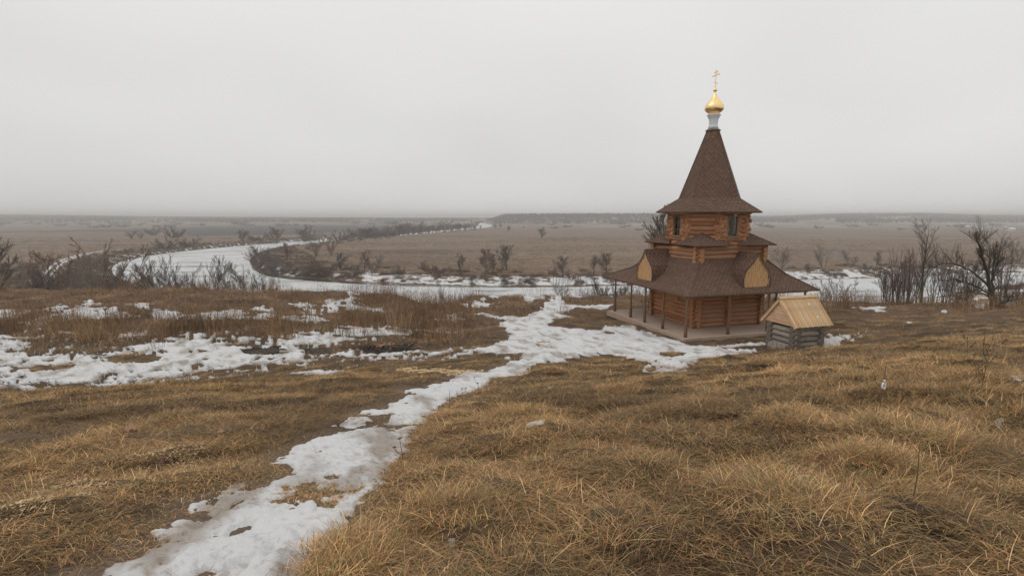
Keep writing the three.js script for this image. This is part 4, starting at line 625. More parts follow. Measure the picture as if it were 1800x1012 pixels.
{ // the old leaning tree: short split trunk, long limbs arching to the left
  const T = Tubes(), B = Tubes(), r = rng(71), d = 36.5, base = atD(1752, 548, d), y = heightAt(base[0], d, -9);
  const S = d / FOC, W = (px, py, dz) => V3((px - 1752) * S, (548 - py) * S, dz);        // real metres on the tree's own plane
  const limbs = [[[1745, 552, 0], [1737, 525, 0.1], [1728, 506, 0.2], [1717, 479, 0.4], [1698, 459, 0.8], [1684, 440, 1.2], [1662, 426, 1.7]], [[1750, 552, 0], [1745, 520, -0.1], [1742, 497, -0.2], [1746, 465, -0.4], [1748, 430, -0.5]], [[1728, 508, 0.2], [1720, 494, -0.2], [1704, 479, -0.7], [1688, 471, -1.2], [1673, 475, -1.6], [1657, 489, -1.9]], [[1741, 540, 0], [1722, 526, 0.6], [1695, 517, 1.2], [1668, 519, 1.7], [1644, 529, 2.0]], [[1748, 545, 0], [1758, 534, 0.5], [1770, 528, 0.9], [1786, 520, 1.2]], [[1717, 480, 0.4], [1722, 462, 0.3], [1724, 450, 0.1], [1726, 436, 0.0]], [[1698, 459, 0.8], [1692, 440, 0.7], [1691, 430, 0.6], [1693, 420, 0.6]], [[1744, 500, -0.2], [1756, 478, -0.6], [1764, 460, -0.9], [1770, 442, -1.1]], [[1736, 524, 0.1], [1716, 508, -0.5], [1694, 500, -1.0], [1672, 504, -1.5]]];
  function twigs(p, dir, len, rad, lvl) { const pts = [p.clone()], rr = [rad]; let q = p.clone(), dd = dir.clone(); for (let i = 0; i < 3; i++) { dd.add(V3(r() - 0.5, r() - 0.35, r() - 0.5).multiplyScalar(0.2)).normalize(); q = q.clone().addScaledVector(dd, len / 3); pts.push(q); rr.push(Math.max(0.005, rad * (1 - 0.28 * (i + 1)))); } tube(B, pts, rr, lvl ? 3 : 4); if (lvl < 2) for (let k = 0; k < (lvl ? 5 : 7); k++) { const t = (k + r()) / 7 * 3 * (lvl ? 1.3 : 1), m = Math.min(2, t | 0), at = V3().lerpVectors(pts[m], pts[m + 1], clamp(t - m, 0, 1)), nd = V3().copy(dd).add(V3(r() - 0.5, r() - 0.3, r() - 0.5).multiplyScalar(1.3)).normalize(); twigs(at, nd, len * (0.45 + r() * 0.3), Math.max(0.006, rad * 0.5), lvl + 1); } }
  limbs.forEach((L, n) => { const c = new THREE.CatmullRomCurve3(L.map(([a, b, z]) => W(a, b, z))), pts = c.getPoints(14), R0 = [0.16, 0.10, 0.075, 0.065, 0.05, 0.04, 0.04, 0.05, 0.05][n], rr = pts.map((_, i) => R0 * (1 - 0.85 * i / 14) + 0.008); for (const p of pts) p.add(V3(r() - 0.5, r() - 0.5, r() - 0.5).multiplyScalar(0.06)); tube(T, pts, rr, 7);
    for (let k = 0; k < (n < 4 ? 13 : 8); k++) { const t = 3 + r() * 10.5, m = t | 0, at = V3().lerpVectors(pts[m], pts[m + 1], t - m), nd = V3().subVectors(pts[m + 1], pts[m]).normalize().multiplyScalar(0.5).add(V3((r() - 0.5) * 1.1, r() * 1.5 - (n === 3 || n === 8 ? 0.5 : 0.1), (r() - 0.5) * 1.3)).normalize(); twigs(at, nd, 0.35 + r() * 0.65, rr[m] * 0.45 + 0.006, 0); } });
  plant('leaning_tree', 'old dark leaning tree with long limbs arching left, at right edge', 'tree', { trunk: geom(T.P, T.I, null, T.U, true), crown: geom(B.P, B.I, null, null, true) }, base[0], y - 0.1, -d, 0, 1, [std({ color: lin(0.06, 0.05, 0.036) }), std({ color: lin(0.09, 0.07, 0.052) })]);
}
// on the plain: picture column, rows of the foot and the top
const FAT = { round: 1.55, round2: 1.7, fork: 1.4, willow: 1.35, farA: 1.35, farB: 1.35 };
function plainTree(kind, px, foot, top, label, category, mats, wide = 1, group) {
  const [x, d] = atY(px, foot, PLAIN_Y - 0.6), y = plainH(x, d, riverSd(x, d)), s = (atD(px, top, d)[1] - y) / TH[kind];
  return plant(category === 'bush' ? 'bank_bush' : 'bank_tree', label, category, TREES[kind], x, y - 0.1, -d, TR() * 6.28, [s * wide * (FAT[kind] ?? 1), s, s * wide * (FAT[kind] ?? 1)], mats, group);
}
// near edge of the peninsula, left to right
[['willow', 446, 462, 434, 1.0], ['willow', 463, 460, 432, 1.0], ['bankBush', 480, 466, 438, 1.0], ['round2', 505, 460, 427, 0.9], ['bankBush', 490, 478, 452, 1.2], ['bankBush', 535, 480, 455, 1.0], ['bankBush', 567, 482, 453, 1.4], ['round', 598, 478, 444, 0.7], ['willow', 620, 481, 462, 1.2], ['round2', 640, 480, 440, 0.7], ['willow', 655, 482, 450, 0.9], ['bankBush', 700, 486, 466, 1.2], ['bankBush', 762, 484, 459, 1.4], ['fork', 792, 486, 466, 0.9], ['round2', 811, 486, 446, 0.6], ['round', 854, 488, 438, 0.7], ['round2', 866, 486, 446, 0.5], ['round', 891, 478, 431, 0.75], ['bankBush', 876, 482, 466, 1.0]]
  .forEach(([k, x, f, t, w], i) => plainTree(k, x, f, t, `${k === 'bankBush' ? 'brown bank bush' : 'bare bank tree'}, ${ORD[i]} from the left along near edge of the peninsula`, k === 'bankBush' ? 'bush' : 'tree', i % 3 ? DARK : RED, w));
[['bankBush', 970, 484, 470, 1.3], ['round', 990, 491, 451, 0.75], ['bankBush', 1003, 492, 474, 1.2], ['round2', 1044, 484, 449, 0.9], ['round', 1066, 482, 444, 0.8], ['bankBush', 1030, 490, 476, 1.3]]
  .forEach(([k, x, f, t, w], i) => plainTree(k, x, f, t, `${k === 'bankBush' ? 'brown bank bush' : 'bare bank tree'}, ${ORD[i]} of the far bank group left of the chapel`, k === 'bankBush' ? 'bush' : 'tree', i % 2 ? DARK : RED, w));
[['willow', 1375, 474, 435, 0.7], ['fork', 1448, 476, 430, 0.8], ['bankBush', 1425, 478, 464, 1.3], ['willow', 1497, 472, 441, 0.8], ['bankBush', 1520, 478, 462, 1.3], ['round2', 1540, 474, 440, 0.6], ['willow', 1790, 462, 424, 0.8], ['bankBush', 1760, 468, 448, 1.0]]
  .forEach(([k, x, f, t, w], i) => plainTree(k, x, f, t, `${k === 'bankBush' ? 'brown bank bush' : 'bare bank tree'}, ${ORD[i]} of the far bank row right of the chapel`, k === 'bankBush' ? 'bush' : 'tree', i % 2 ? GREYT : DARK, w));
// behind the ice: outer bank of the bend
[['farBush', 290, 438, 419, 1.2], ['farBush', 335, 434, 418, 1.4], ['farB', 230, 421, 404, 1.2], ['farB', 247, 421, 406, 1.0], ['farBush', 272, 414, 400, 1.1], ['farBush', 302, 419, 400, 1.1], ['farA', 427, 428, 404, 1.1], ['farBush', 455, 424, 412, 1.6], ['farA', 486, 425, 400, 1.0], ['farA', 534, 422, 400, 1.0], ['farBush', 575, 421, 407, 1.3], ['farA', 617, 420, 402, 0.9], ['farBush', 600, 421, 409, 1.3], ['farB', 555, 452, 423, 0.7], ['farB', 582, 450, 421, 0.7]]
  .sort((a, b) => a[1] - b[1]).forEach(([k, x, f, t, w], i) => plainTree(k, x, f, t, `hazy bare ${k === 'farBush' ? 'bush' : 'tree'}, ${ORD[i]} from the left of those behind the upper ice`, k === 'farBush' ? 'bush' : 'tree', i % 2 ? DARK : RED, w, 'hazy trees and bushes behind the upper ice'));
{ // long row of trees along the upper river
  const r = rng(812); for (let i = 0; i < 46; i++) { const x = 630 + i * 4.5 + (r() - 0.5) * 4, f = lerp(419, 404.5, (x - 630) / 205) + (r() - 0.5) * 1.5, h = 12 + r() * 9; plainTree(r() < 0.5 ? 'farA' : 'farB', x, f, f - h * (x > 750 ? 0.85 : 1), 'bare tree in the long hazy row along the upper river', 'tree', i % 2 ? DARK : RED, 0.8 + r() * 0.5, 'long row of trees along the upper river'); }
  [[845, 403, 396], [870, 402, 394], [880, 401, 393], [895, 408, 397], [920, 402, 397], [952, 421, 400]].forEach(([x, f, t], i) => plainTree('farA', x, f, t, `lone bare tree on the open plain, ${ORD[i]} going right from the far river`, 'tree', DARK, 0.8, 'lone trees on the open plain'));
  for (let i = 0; i < 70; i++) { const x = -20 + r() * 860, f = 391 + r() * r() * 14, h = 3 + r() * 5; if (x > 560 && f > 398) continue; plainTree('tiny', x, f, f - h, 'tiny hazy bush on the far plain at left', 'bush', DARK, 1.2 + r(), 'tiny hazy bushes on the far plain at left'); }
  for (let i = 0; i < 26; i++) { const x = 960 + r() * 830, f = 396 + r() * r() * 12, h = 2 + r() * 4; plainTree('tiny', x, f, f - h, 'tiny hazy bush on the far plain at right', 'bush', DARK, 1.3 + r(), 'tiny hazy bushes on the far plain at right'); }
}
{ // woods on the far hills: one hazy mass
  const r = rng(900), P = [], I = []; for (let k = 0; k < 26; k++) { const a = r() * 6.28, q = Math.pow(r(), 0.6) * 0.32, y = 0.25 + r() * 0.75, w = 0.05 + r() * 0.07, hh = 0.1 + r() * 0.14, n = P.length / 3, x = Math.cos(a) * q * (1.15 - y * 0.6), z = Math.sin(a) * q * (1.15 - y * 0.6), t = r() * 3.14, cx = Math.cos(t) * w, cz = Math.sin(t) * w; P.push(x - cx, y - hh, z - cz, x + cx, y - hh * 0.6, z + cz, x + cx * 0.3, y + hh, z, x - cx * 0.9, y + hh * 0.5, z - cz * 0.4); I.push(n, n + 1, n + 2, n, n + 2, n + 3); }
  { const n = P.length / 3; P.push(-0.02, 0, 0, 0.02, 0, 0, 0, 0.9, 0.01); I.push(n, n + 1, n + 2); }
  const g = geom(P, I), spots = [];
  while (spots.length < 22000) { const a = -1.2 + r() * 2.4, d = 1500 * Math.pow(3.2, r()), x = a * d, hh = hillH(x, d), wood = a > -0.05 && a < 0.34; let keep = wood ? hh > 1.0 + 2 * noise(x / 60, 3) : a > 0.34 ? (hh > 3 && noise(x / 240, d / 300) > -0.1) || hh > 22 : hh > 2.5 && noise(x / 260, d / 400) > -0.08 || (d > 2500 && noise(x / 200, d / 900) > 0.1); if (keep && riverSd(x, d) < -10) spots.push([x, d]); }
  const im = new THREE.InstancedMesh(g, std({ color: lin(0.12, 0.105, 0.097) }), spots.length), m = new THREE.Matrix4(), q = new THREE.Quaternion(), c = new THREE.Color();
  spots.forEach(([x, d], i) => { const s = 9 + r() * 6; q.setFromAxisAngle(V3(0, 1, 0), r() * 6.28); m.compose(V3(x, plainH(x, d, -999) - 0.5, -d), q, V3(s * 1.15, s, s * 1.15)); im.setMatrixAt(i, m); const v = 0.85 + r() * 0.3; im.setColorAt(i, c.setRGB(v, v * (0.95 + 0.15 * r()), v)); });
  im.name = 'distant_woods'; im.userData = { kind: 'stuff', label: 'hazy leafless woods covering the far hills', category: 'woods' }; scene.add(im);
}
// small houses of the far village
[[1718, 403, 10, 0.62, 0.36, 0.05, 'tiny house with a yellow side in the far village'], [1701, 400.5, 8, 0.3, 0.27, 0.24, 'tiny grey house left of the yellow one in far village'], [1727, 403.5, 6, 0.75, 0.75, 0.75, 'tiny white house right beside the yellow one'], [1756, 402.5, 9, 0.7, 0.7, 0.7, 'tiny white-roofed house in the middle of the far village'], [1779, 404.5, 8, 0.66, 0.66, 0.68, 'tiny pale house near the right end of far village'], [1796, 394.5, 10, 0.75, 0.77, 0.8, 'tiny white house on the far slope at right edge'], [1767, 401, 7, 0.35, 0.22, 0.17, 'tiny brown house behind the white-roofed one'], [1693, 396, 9, 0.3, 0.26, 0.22, 'tiny dark house highest up at left of far village']]
  .forEach(([px, py, w, r, g, b, label]) => { const [x, d] = atY(px, py, PLAIN_Y + 1), y = plainH(x, d, -999), h = thing('village_house', label, 'house'); h.position.set(x, y - 0.2, -d); h.rotation.y = px * 0.7 % 1 - 0.5; box('wall', h, std({ color: lin(r, g, b) }), w, 3.2, w * 0.7, 0, 1.6, 0, 0.05); const s = new THREE.Shape(); s.moveTo(-w * 0.42, 0); s.lineTo(w * 0.42, 0); s.lineTo(0, w * 0.34); s.closePath(); const rg = new THREE.ExtrudeGeometry(s, { depth: w + 0.8, bevelEnabled: false }); rg.translate(0, 0, -w / 2 - 0.4); rg.rotateY(Math.PI / 2); const rf = part('roof', rg, std({ color: px % 2 ? lin(0.6, 0.6, 0.61) : lin(0.3, 0.28, 0.27) }), h); rf.position.y = 3.2; const wn = std({ color: lin(0.04, 0.04, 0.045), roughness: 0.3 }); for (const s2 of [-1, 1]) box('window', h, wn, 1.0, 1.2, 0.1, s2 * w * 0.22, 1.7, w * 0.35 + 0.02, 0.02); });
console.log('trees done');

// ------------------------------------------------------------------ grass, weeds and scrub (nobody could count them)
const STRAW = [[0.50, 0.31, 0.135], [0.43, 0.25, 0.10], [0.36, 0.20, 0.08], [0.25, 0.135, 0.058], [0.58, 0.40, 0.20], [0.19, 0.12, 0.055], [0.25, 0.195, 0.07], [0.13, 0.08, 0.042], [0.40, 0.22, 0.095], [0.56, 0.39, 0.19], [0.17, 0.17, 0.06]];
for (const c of STRAW) { c[0] *= 1.14; c[1] *= 1.06; c[2] *= 1.0; }
const RUST = [[0.31, 0.185, 0.09], [0.26, 0.15, 0.072], [0.36, 0.225, 0.11], [0.20, 0.12, 0.065], [0.33, 0.225, 0.125], [0.16, 0.10, 0.058]];
function tuft(seed, n, rad, l0, l1, lean0, lean1, w, pal, bias, droop = 0.9) {
  const r = rng(seed), P = [], C = [], I = [];
  for (let k = 0; k < n; k++) {
    const q = Math.sqrt(r()) * rad, t = r() * 6.283, bx = Math.cos(t) * q, bz = Math.sin(t) * q, az = bias === null ? r() * 6.283 : bias + (r() + r() - 1) * 2.2, L = lerp(l0, l1, r() * r() * 0.6 + r() * 0.4), th0 = lerp(lean0, lean1, r()), sx = Math.cos(az), sz = Math.sin(az), c = pal[Math.floor(r() * pal.length)], v = 0.45 + r() * 0.95, ww = w * (0.6 + r() * 0.8), base = P.length / 3, y0 = -0.02 + r() * 0.02, tw = (r() - 0.5) * 1.0;
    let x = bx, y = y0, z = bz, th = th0; const seg = 3;
    for (let i = 0; i <= seg; i++) {
      const f = i / seg, wi = ww * (i === seg ? 0 : 1 - 0.45 * f), a2 = az + 1.5708 + tw * f, px = Math.cos(a2) * wi / 2, pz = Math.sin(a2) * wi / 2;
      if (i < seg) P.push(x - px, y, z - pz, x + px, y, z + pz); else P.push(x, y, z);
      for (let e = 0; e < (i < seg ? 2 : 1); e++) C.push(c[0] * v, c[1] * v, c[2] * v);
      th = Math.min(th + droop * (0.3 + r() * 0.5) * 0.6, 1.75); const hh = Math.sin(th) * L / seg; x += sx * hh; z += sz * hh; y = Math.max(y + Math.cos(th) * L / seg, 0.002 + r() * 0.012);
    }
    I.push(base, base + 1, base + 2, base + 1, base + 3, base + 2, base + 2, base + 3, base + 4, base + 3, base + 5, base + 4, base + 4, base + 5, base + 6);
  }
  return geom(P, I, C);
}
function weedTuft(seed, n, rad, h0, h1, w, pal, side = 4) { // upright dead stems with short side shoots
  const r = rng(seed), P = [], C = [], I = [];
  const strip = (a, b, ww, c) => { const k = P.length / 3, t = r() * 3.14, x = Math.cos(t) * ww / 2, z = Math.sin(t) * ww / 2; P.push(a.x - x, a.y, a.z - z, a.x + x, a.y, a.z + z, b.x, b.y, b.z); for (let e = 0; e < 3; e++) C.push(...c); I.push(k, k + 1, k + 2); };
  for (let k = 0; k < n; k++) {
    const q = Math.sqrt(r()) * rad, t = r() * 6.283, a = V3(Math.cos(t) * q, -0.03, Math.sin(t) * q), H = lerp(h0, h1, r()), b = a.clone().add(V3((r() - 0.5) * 0.45 * H, H, (r() - 0.5) * 0.45 * H)), c0 = pal[Math.floor(r() * pal.length)], v = 0.7 + r() * 0.6, c = [c0[0] * v, c0[1] * v, c0[2] * v];
    strip(a, b, w, c); for (let s = 0; s < side; s++) { const p = V3().lerpVectors(a, b, 0.35 + 0.6 * r()); strip(p, p.clone().add(V3((r() - 0.5) * 0.3 * H, 0.16 * H * (0.4 + r()), (r() - 0.5) * 0.3 * H)), w * 0.8, c); }
  }
  return geom(P, I, C);
}
const bladeMat = std({ vertexColors: true, roughness: 0.85, side: THREE.DoubleSide });
const TUFTS = {
  short: [1, 2, 3].map((s) => tuft(s, 96, 0.25, 0.05, 0.17, 0.5, 1.45, 0.0031, STRAW, null)),
  mat: [11, 12, 13].map((s) => tuft(s, 96, 0.27, 0.10, 0.30, 0.95, 1.5, 0.0031, STRAW, 0.6, 0.5)),
  long: [21, 22, 23].map((s) => tuft(s, 84, 0.20, 0.12, 0.36, 0.3, 1.3, 0.0031, STRAW, 0.4, 0.95)),
  rust: [31, 32].map((s) => tuft(s, 60, 0.30, 0.14, 0.38, 0.1, 1.2, 0.007, RUST, null)),
  weed: [41, 42].map((s) => weedTuft(s, 26, 0.35, 0.3, 0.75, 0.012, RUST)),
  reed: [51, 52].map((s) => weedTuft(s, 24, 0.42, 0.25, 0.8, 0.012, [[0.26, 0.155, 0.08], [0.22, 0.13, 0.07], [0.18, 0.115, 0.07]], 3)),
};
// sawdust, chips and dark earth: outlines on the ground, kept free of grass
const SAW = [[287, 812, 40, 13, 'large pale sawdust patch beside the dug-up shrub stump'], [118, 862, 42, 11, 'thin sawdust patch in the grass at lower left'], [40, 888, 55, 17, 'wide sawdust patch at the left edge'], [772, 652, 75, 4.5, 'long faint sawdust trail beside the path bend'], [955, 607, 15, 3.5, 'brownish sawdust spot on the yard snow']].map(([x, y, a, b, l]) => ({ R: region(ell(x, y, a, b, 13), 0.16 + 0.003 * a, 0.2, 1.3, 0), l, red: x > 900 }));
const EARTH = [[465, 617, 42, 5.5, 'dark burnt earth patch in the snowy gully, beside the grey plank'], [566, 617, 34, 6, 'dark earth patch in the gully, right of the grey plank'], [270, 829, 36, 6, 'dark earth heap under the dug-up shrub stump'], [676, 616, 36, 6, 'dark earth under the brush pile']].map(([x, y, a, b, l]) => ({ R: region(ell(x, y, a, b, 13), 0.12, 0.3, 1.6), l }));
const BARE = [...SAW.map((q) => q.R), ...EARTH.map((q) => q.R)];
const spots = Object.fromEntries(Object.keys(TUFTS).map((k) => [k, TUFTS[k].map(() => [])]));
const GR = rng(2024);
function put(kind, x, d, s, tint, y) { const L = spots[kind]; L[Math.floor(GR() * L.length)].push([x, y ?? heightAt(x, d), d, s, tint]); }
{
  let d = 0.9;
  while (d < 56) {
    const stepD = d < 7 ? 0.12 : d < 16 ? 0.15 + (d - 7) * 0.013 : 0.28 + (d - 16) * 0.012, half = 1.06 * d + 1.4, n = Math.round(2 * half / stepD);
    for (let i = 0; i < n; i++) {
      const x = -half + (i + GR()) * stepD, dd = d + (GR() - 0.5) * stepD * 1.6; if (dd < 0.75) continue;
      const a = x / Math.max(dd, 2), e = snowE(x, dd); if (e > 0.03 && (e > 0.14 || GR() > 0.25) && GR() > (dd > 13 && dd < 24 && a < 0.02 ? 0.16 : dd > 18 && a < 0.05 ? 0.06 : 0.012)) continue; 
      if (slabDist(x, dd) < 0.05) continue; const bare = fieldOf(BARE, x, dd); if (bare > -0.02 && GR() < 0.4) continue;
      const ps = dd < 20 ? pathSd(x, dd) : -9, n1 = fbm(x / 2.3, dd / 2.3, 3), n2 = dd < 26 ? lump(x, dd) : noise(x / 0.9 + 31, dd / 0.9), leftOfPath = x < pathX(dd);
      if (ps > -0.4 && leftOfPath && GR() < sstep(-0.4, -0.08, ps) * 0.7) continue;
      if (dd < 26 && n2 < -0.3 && GR() < 0.5) continue; if (n1 > 0.2 && GR() < (n1 - 0.2) * 1.6) continue;                              // worn, bare spots
      const tint = clamp(0.88 + 0.9 * fbm(x / 2.6 + 5, dd / 2.6, 4) + 0.2 * n2 + (GR() - 0.5) * 0.35, 0.3, 1.5), s = (0.85 + GR() * 0.45) * (dd < 8 ? 1 : 1 + (dd - 8) * 0.018);
      const mound = dd > 21.5 && a < 0.13 + 0.003 * (46 - dd) && !(dd < 30 && a > -0.05);
      if (mound) {
        const thick = fbm(x / 3.3 + 60, dd / 3.3, 3), strip = a < -0.12 && dd > 24 && dd < 31 + 3 * noise(x / 5, 1), dip = a > -0.33 && a < -0.09 && dd > 30;
        if (GR() < 0.5) put('rust', x, dd, s * 0.95, tint * 1.2);
        if (dip ? GR() < 0.26 + thick * 0.6 : strip ? GR() < 0.32 + thick : thick > 0.12 && GR() < 0.12) put(dip || GR() < 0.3 ? 'reed' : 'weed', x, dd, s * (0.75 + GR() * 0.5), tint);
        continue;
      }
      let long = sstep(0.30, 0.85, a + 0.35 * n1) * sstep(1.5, 7, dd) * (dd < 18 ? 0.9 : 0.35); if (a < -0.25 && dd > 8 && dd < 12.5) long = Math.max(long, 0.35); if (ps > (leftOfPath ? -0.7 : -0.3)) long = 0; if (n2 > 0.36 && ps < (leftOfPath ? -0.7 : -0.3)) long = Math.min(1, long + 0.35);
      if (dd > 18 && GR() < 0.35) continue;
      if (GR() < long) put('long', x, dd, s * (0.7 + 0.35 * GR()) * (ps > -1 ? 0.7 : 1), tint); else put(GR() < 0.55 && ps < (leftOfPath ? -0.4 : -0.15) ? 'mat' : 'short', x, dd, s * (ps > (leftOfPath ? -0.5 : -0.2) ? 0.75 : 1), tint * (leftOfPath && ps > -1.6 ? 0.95 : 1));
      if (dd > 24 && a > 0.1 && GR() < 0.07 * sstep(34, 44, dd) + (a > 0.5 && dd > 30 ? 0.08 : 0.004)) put('weed', x, dd, s, tint);
    }
    d += stepD * 0.92;
  }
  // thick tussocks that stand out of the near slope
  for (const [px, py, n, r] of [[895, 735, 34, 0.42], [1080, 690, 26, 0.4], [1360, 640, 30, 0.5], [1330, 810, 20, 0.4], [1420, 900, 26, 0.35], [1240, 640, 18, 0.4], [1600, 850, 30, 0.5], [390, 685, 16, 0.4], [130, 690, 24, 0.8], [1500, 820, 26, 0.45], [1700, 660, 30, 0.7], [1560, 760, 20, 0.5], [640, 960, 22, 0.4], [560, 990, 18, 0.3], [790, 900, 18, 0.4]]) { const c = hit(px, py); for (let k = 0; k < n; k++) { const t = GR() * 6.28, q = Math.sqrt(GR()) * r, x = c[0] + Math.cos(t) * q, d2 = c[1] + Math.sin(t) * q; if (snowE(x, d2) < 0) put('long', x, d2, 0.7 + GR() * 0.35, 0.7 + GR() * 0.7, heightAt(x, d2) + 0.12 * (1 - q / r)); } }
}
{
  const NAMES = { short: ['short_dry_grass', 'short trampled dry grass on the near hillside'], mat: ['matted_dry_grass', 'flattened straw-coloured grass on the near hillside'], long: ['long_dry_grass', 'long bent straw-coloured grass, thickest on the right slope'], rust: ['rusty_grass', 'reddish brown grass on the mounds beyond the snowy gully'], weed: ['dead_weeds', 'dark upright dead weeds on the mounds'], reed: ['tall_dead_stems', 'tall orange brown dead stems in the dip between mounds'] };
  const m = new THREE.Matrix4(), q = new THREE.Quaternion(), q2 = new THREE.Quaternion(), c = new THREE.Color(), up = V3(0, 1, 0); let total = 0;
  for (const k in TUFTS) TUFTS[k].forEach((g, v) => {
    const L = spots[k][v]; total += L.length; const im = new THREE.InstancedMesh(g, bladeMat, L.length);
    L.forEach(([x, y, d, s, t], i) => { const hx = (baseH(x + 0.3, d) - baseH(x - 0.3, d)) / 0.6, hd = (baseH(x, d + 0.3) - baseH(x, d - 0.3)) / 0.6; q2.setFromUnitVectors(up, V3(-hx, 1, hd).normalize()); q.setFromAxisAngle(up, k === 'long' ? GR() * 3.4 - 0.8 + 3 * noise(x / 0.9, d / 0.9) : GR() * 6.283); m.compose(V3(x, y, -d), q2.multiply(q), V3(s, s * (0.8 + GR() * 0.4), s)); im.setMatrixAt(i, m); const w = (GR() - 0.5) * 0.12; im.setColorAt(i, c.setRGB(t * (1 + w), t, t * (1 - w))); });
    im.name = numbered(NAMES[k][0]); im.castShadow = im.receiveShadow = true; im.userData = { kind: 'stuff', label: NAMES[k][1] + ['', ', darker blades', ', paler blades'][v], category: k === 'weed' || k === 'reed' ? 'weeds' : 'grass' }; scene.add(im);
  });
  console.log('tufts', total);
}
{ // low scrub on the river banks and coarse tussocks on the plain
  const r = rng(333), g1 = TREES.bush, P = [], C = [], I = [], rr = rng(5);
  const clump = (n, rad, h, w) => { const P = [], C = [], I = []; for (let k = 0; k < n; k++) { const q = Math.sqrt(rr()) * rad, t = rr() * 6.28, x = Math.cos(t) * q, z = Math.sin(t) * q, H = h * (0.5 + rr()) * (1 - 0.5 * q / rad), a = rr() * 3.14, dx = Math.cos(a) * w / 2, dz = Math.sin(a) * w / 2, b = P.length / 3, v = 0.6 + rr() * 0.8; P.push(x - dx, -0.1, z - dz, x + dx, -0.1, z + dz, x * 1.35 + (rr() - 0.5) * 0.4 * h, H, z * 1.35 + (rr() - 0.5) * 0.4 * h); for (let e = 0; e < 3; e++) C.push(v, v * (0.92 + rr() * 0.1), v * 0.9); I.push(b, b + 1, b + 2); } return geom(P, I, C); };
  const kinds = [['bank_scrub', 'low twiggy brown scrub along the river banks', clump(90, 0.8, 1.3, 0.045), [0.155, 0.108, 0.078]], ['plain_tussocks', 'coarse dry tussocks on the flood plain', clump(40, 0.9, 0.55, 0.12), [0.33, 0.225, 0.145]]], lists = [[], []];
  while (lists[0].length < 5200) { const d = 165 * Math.pow(3.6, r()), x = (r() * 2.2 - 1.1) * d, rs = riverSd(x, d), b = -rs; if (b < 1 || b > 34 || lineD(TRACK, x, d) < 5 || lineD(TRACK2, x, d) < 5) continue; const n = fbm(x / 9, d / 9, 3); if (n < (b > 14 ? 0.22 : 0.06) - (x < -80 ? 0.16 : 0)) continue; lists[0].push([x, d, 0.6 + r() * 0.9]); }
  while (lists[1].length < 20000) { const d = 150 * Math.pow(4.2, r()), x = (r() * 2.16 - 1.08) * d; if (riverSd(x, d) > -3) continue; if (fbm(x / 90, d / 60, 2) < -0.35 + r() * 0.5) continue; if (lineD(TRACK, x, d) < 4) continue; lists[1].push([x, d, 0.6 + r() * 0.9]); }
  const m = new THREE.Matrix4(), q = new THREE.Quaternion(), c = new THREE.Color();
  kinds.forEach(([nm, label, g, col], k) => { const im = new THREE.InstancedMesh(g, std({ vertexColors: true, color: lin(...col), side: THREE.DoubleSide }), lists[k].length); lists[k].forEach(([x, d, s], i) => { q.setFromAxisAngle(V3(0, 1, 0), r() * 6.28); m.compose(V3(x, plainH(x, d, riverSd(x, d)) - 0.05, -d), q, V3(s, s, s)); im.setMatrixAt(i, m); const v = 0.7 + 0.6 * r() + 0.4 * fbm(x / 30, d / 30, 2); im.setColorAt(i, c.setRGB(v, v, v)); }); im.name = nm; im.castShadow = true; im.userData = { kind: 'stuff', label, category: 'scrub' }; scene.add(im); });
}
console.log('grass done');

// ------------------------------------------------------------------ small things on the ground
function groundPatch(R, thick, colour, name, label, category, mat) { // a thin heap that follows the ground inside an outline
  const P = [], C = [], U = [], I = [], step = clamp((R.x1 - R.x0) / 110, 0.015, 0.1), nx = Math.ceil((R.x1 - R.x0) / step), nd = Math.ceil((R.y1 - R.y0) / step), E = [], r = rng(R.P.length + Math.round(R.x0 * 100));
  for (let j = 0; j <= nd; j++) for (let i = 0; i <= nx; i++) { const x = R.x0 + i * step, d = R.y0 + j * step, e = fieldOf([R], x, d), s = snowE(x, d), h = heightAt(x, d) + (s > 0 ? 0.07 * (1 - Math.exp(-s / 0.1)) + 0.03 : 0); E.push(e); P.push(x, h + (e > 0 ? thick * (1 - Math.exp(-e / 0.12)) + 0.012 * noise(x / 0.06, d / 0.06) : Math.max(e * 0.8, -0.4)), -d); const v = 0.8 + 0.35 * noise(x / 0.05, d / 0.05) + 0.3 * fbm(x / 0.3, d / 0.3, 3); C.push(colour[0] * v, colour[1] * v, colour[2] * v); U.push(x / 2, d / 2); }
  for (let j = 0; j < nd; j++) for (let i = 0; i < nx; i++) { const a = j * (nx + 1) + i, b = a + 1, c = a + nx + 1, e = c + 1; if (Math.max(E[a], E[b], E[c], E[e]) > -0.02) I.push(a, b, c, b, e, c); }
  const m = new THREE.Mesh(geom(P, I, C, U, true), mat); m.name = numbered(name); m.receiveShadow = true; tag(m, label, category); scene.add(m); return m;
}
const dustMat = std({ vertexColors: true, map: litterMap, roughness: 1 }), sawMat = std({ vertexColors: true, roughness: 1, side: THREE.DoubleSide });
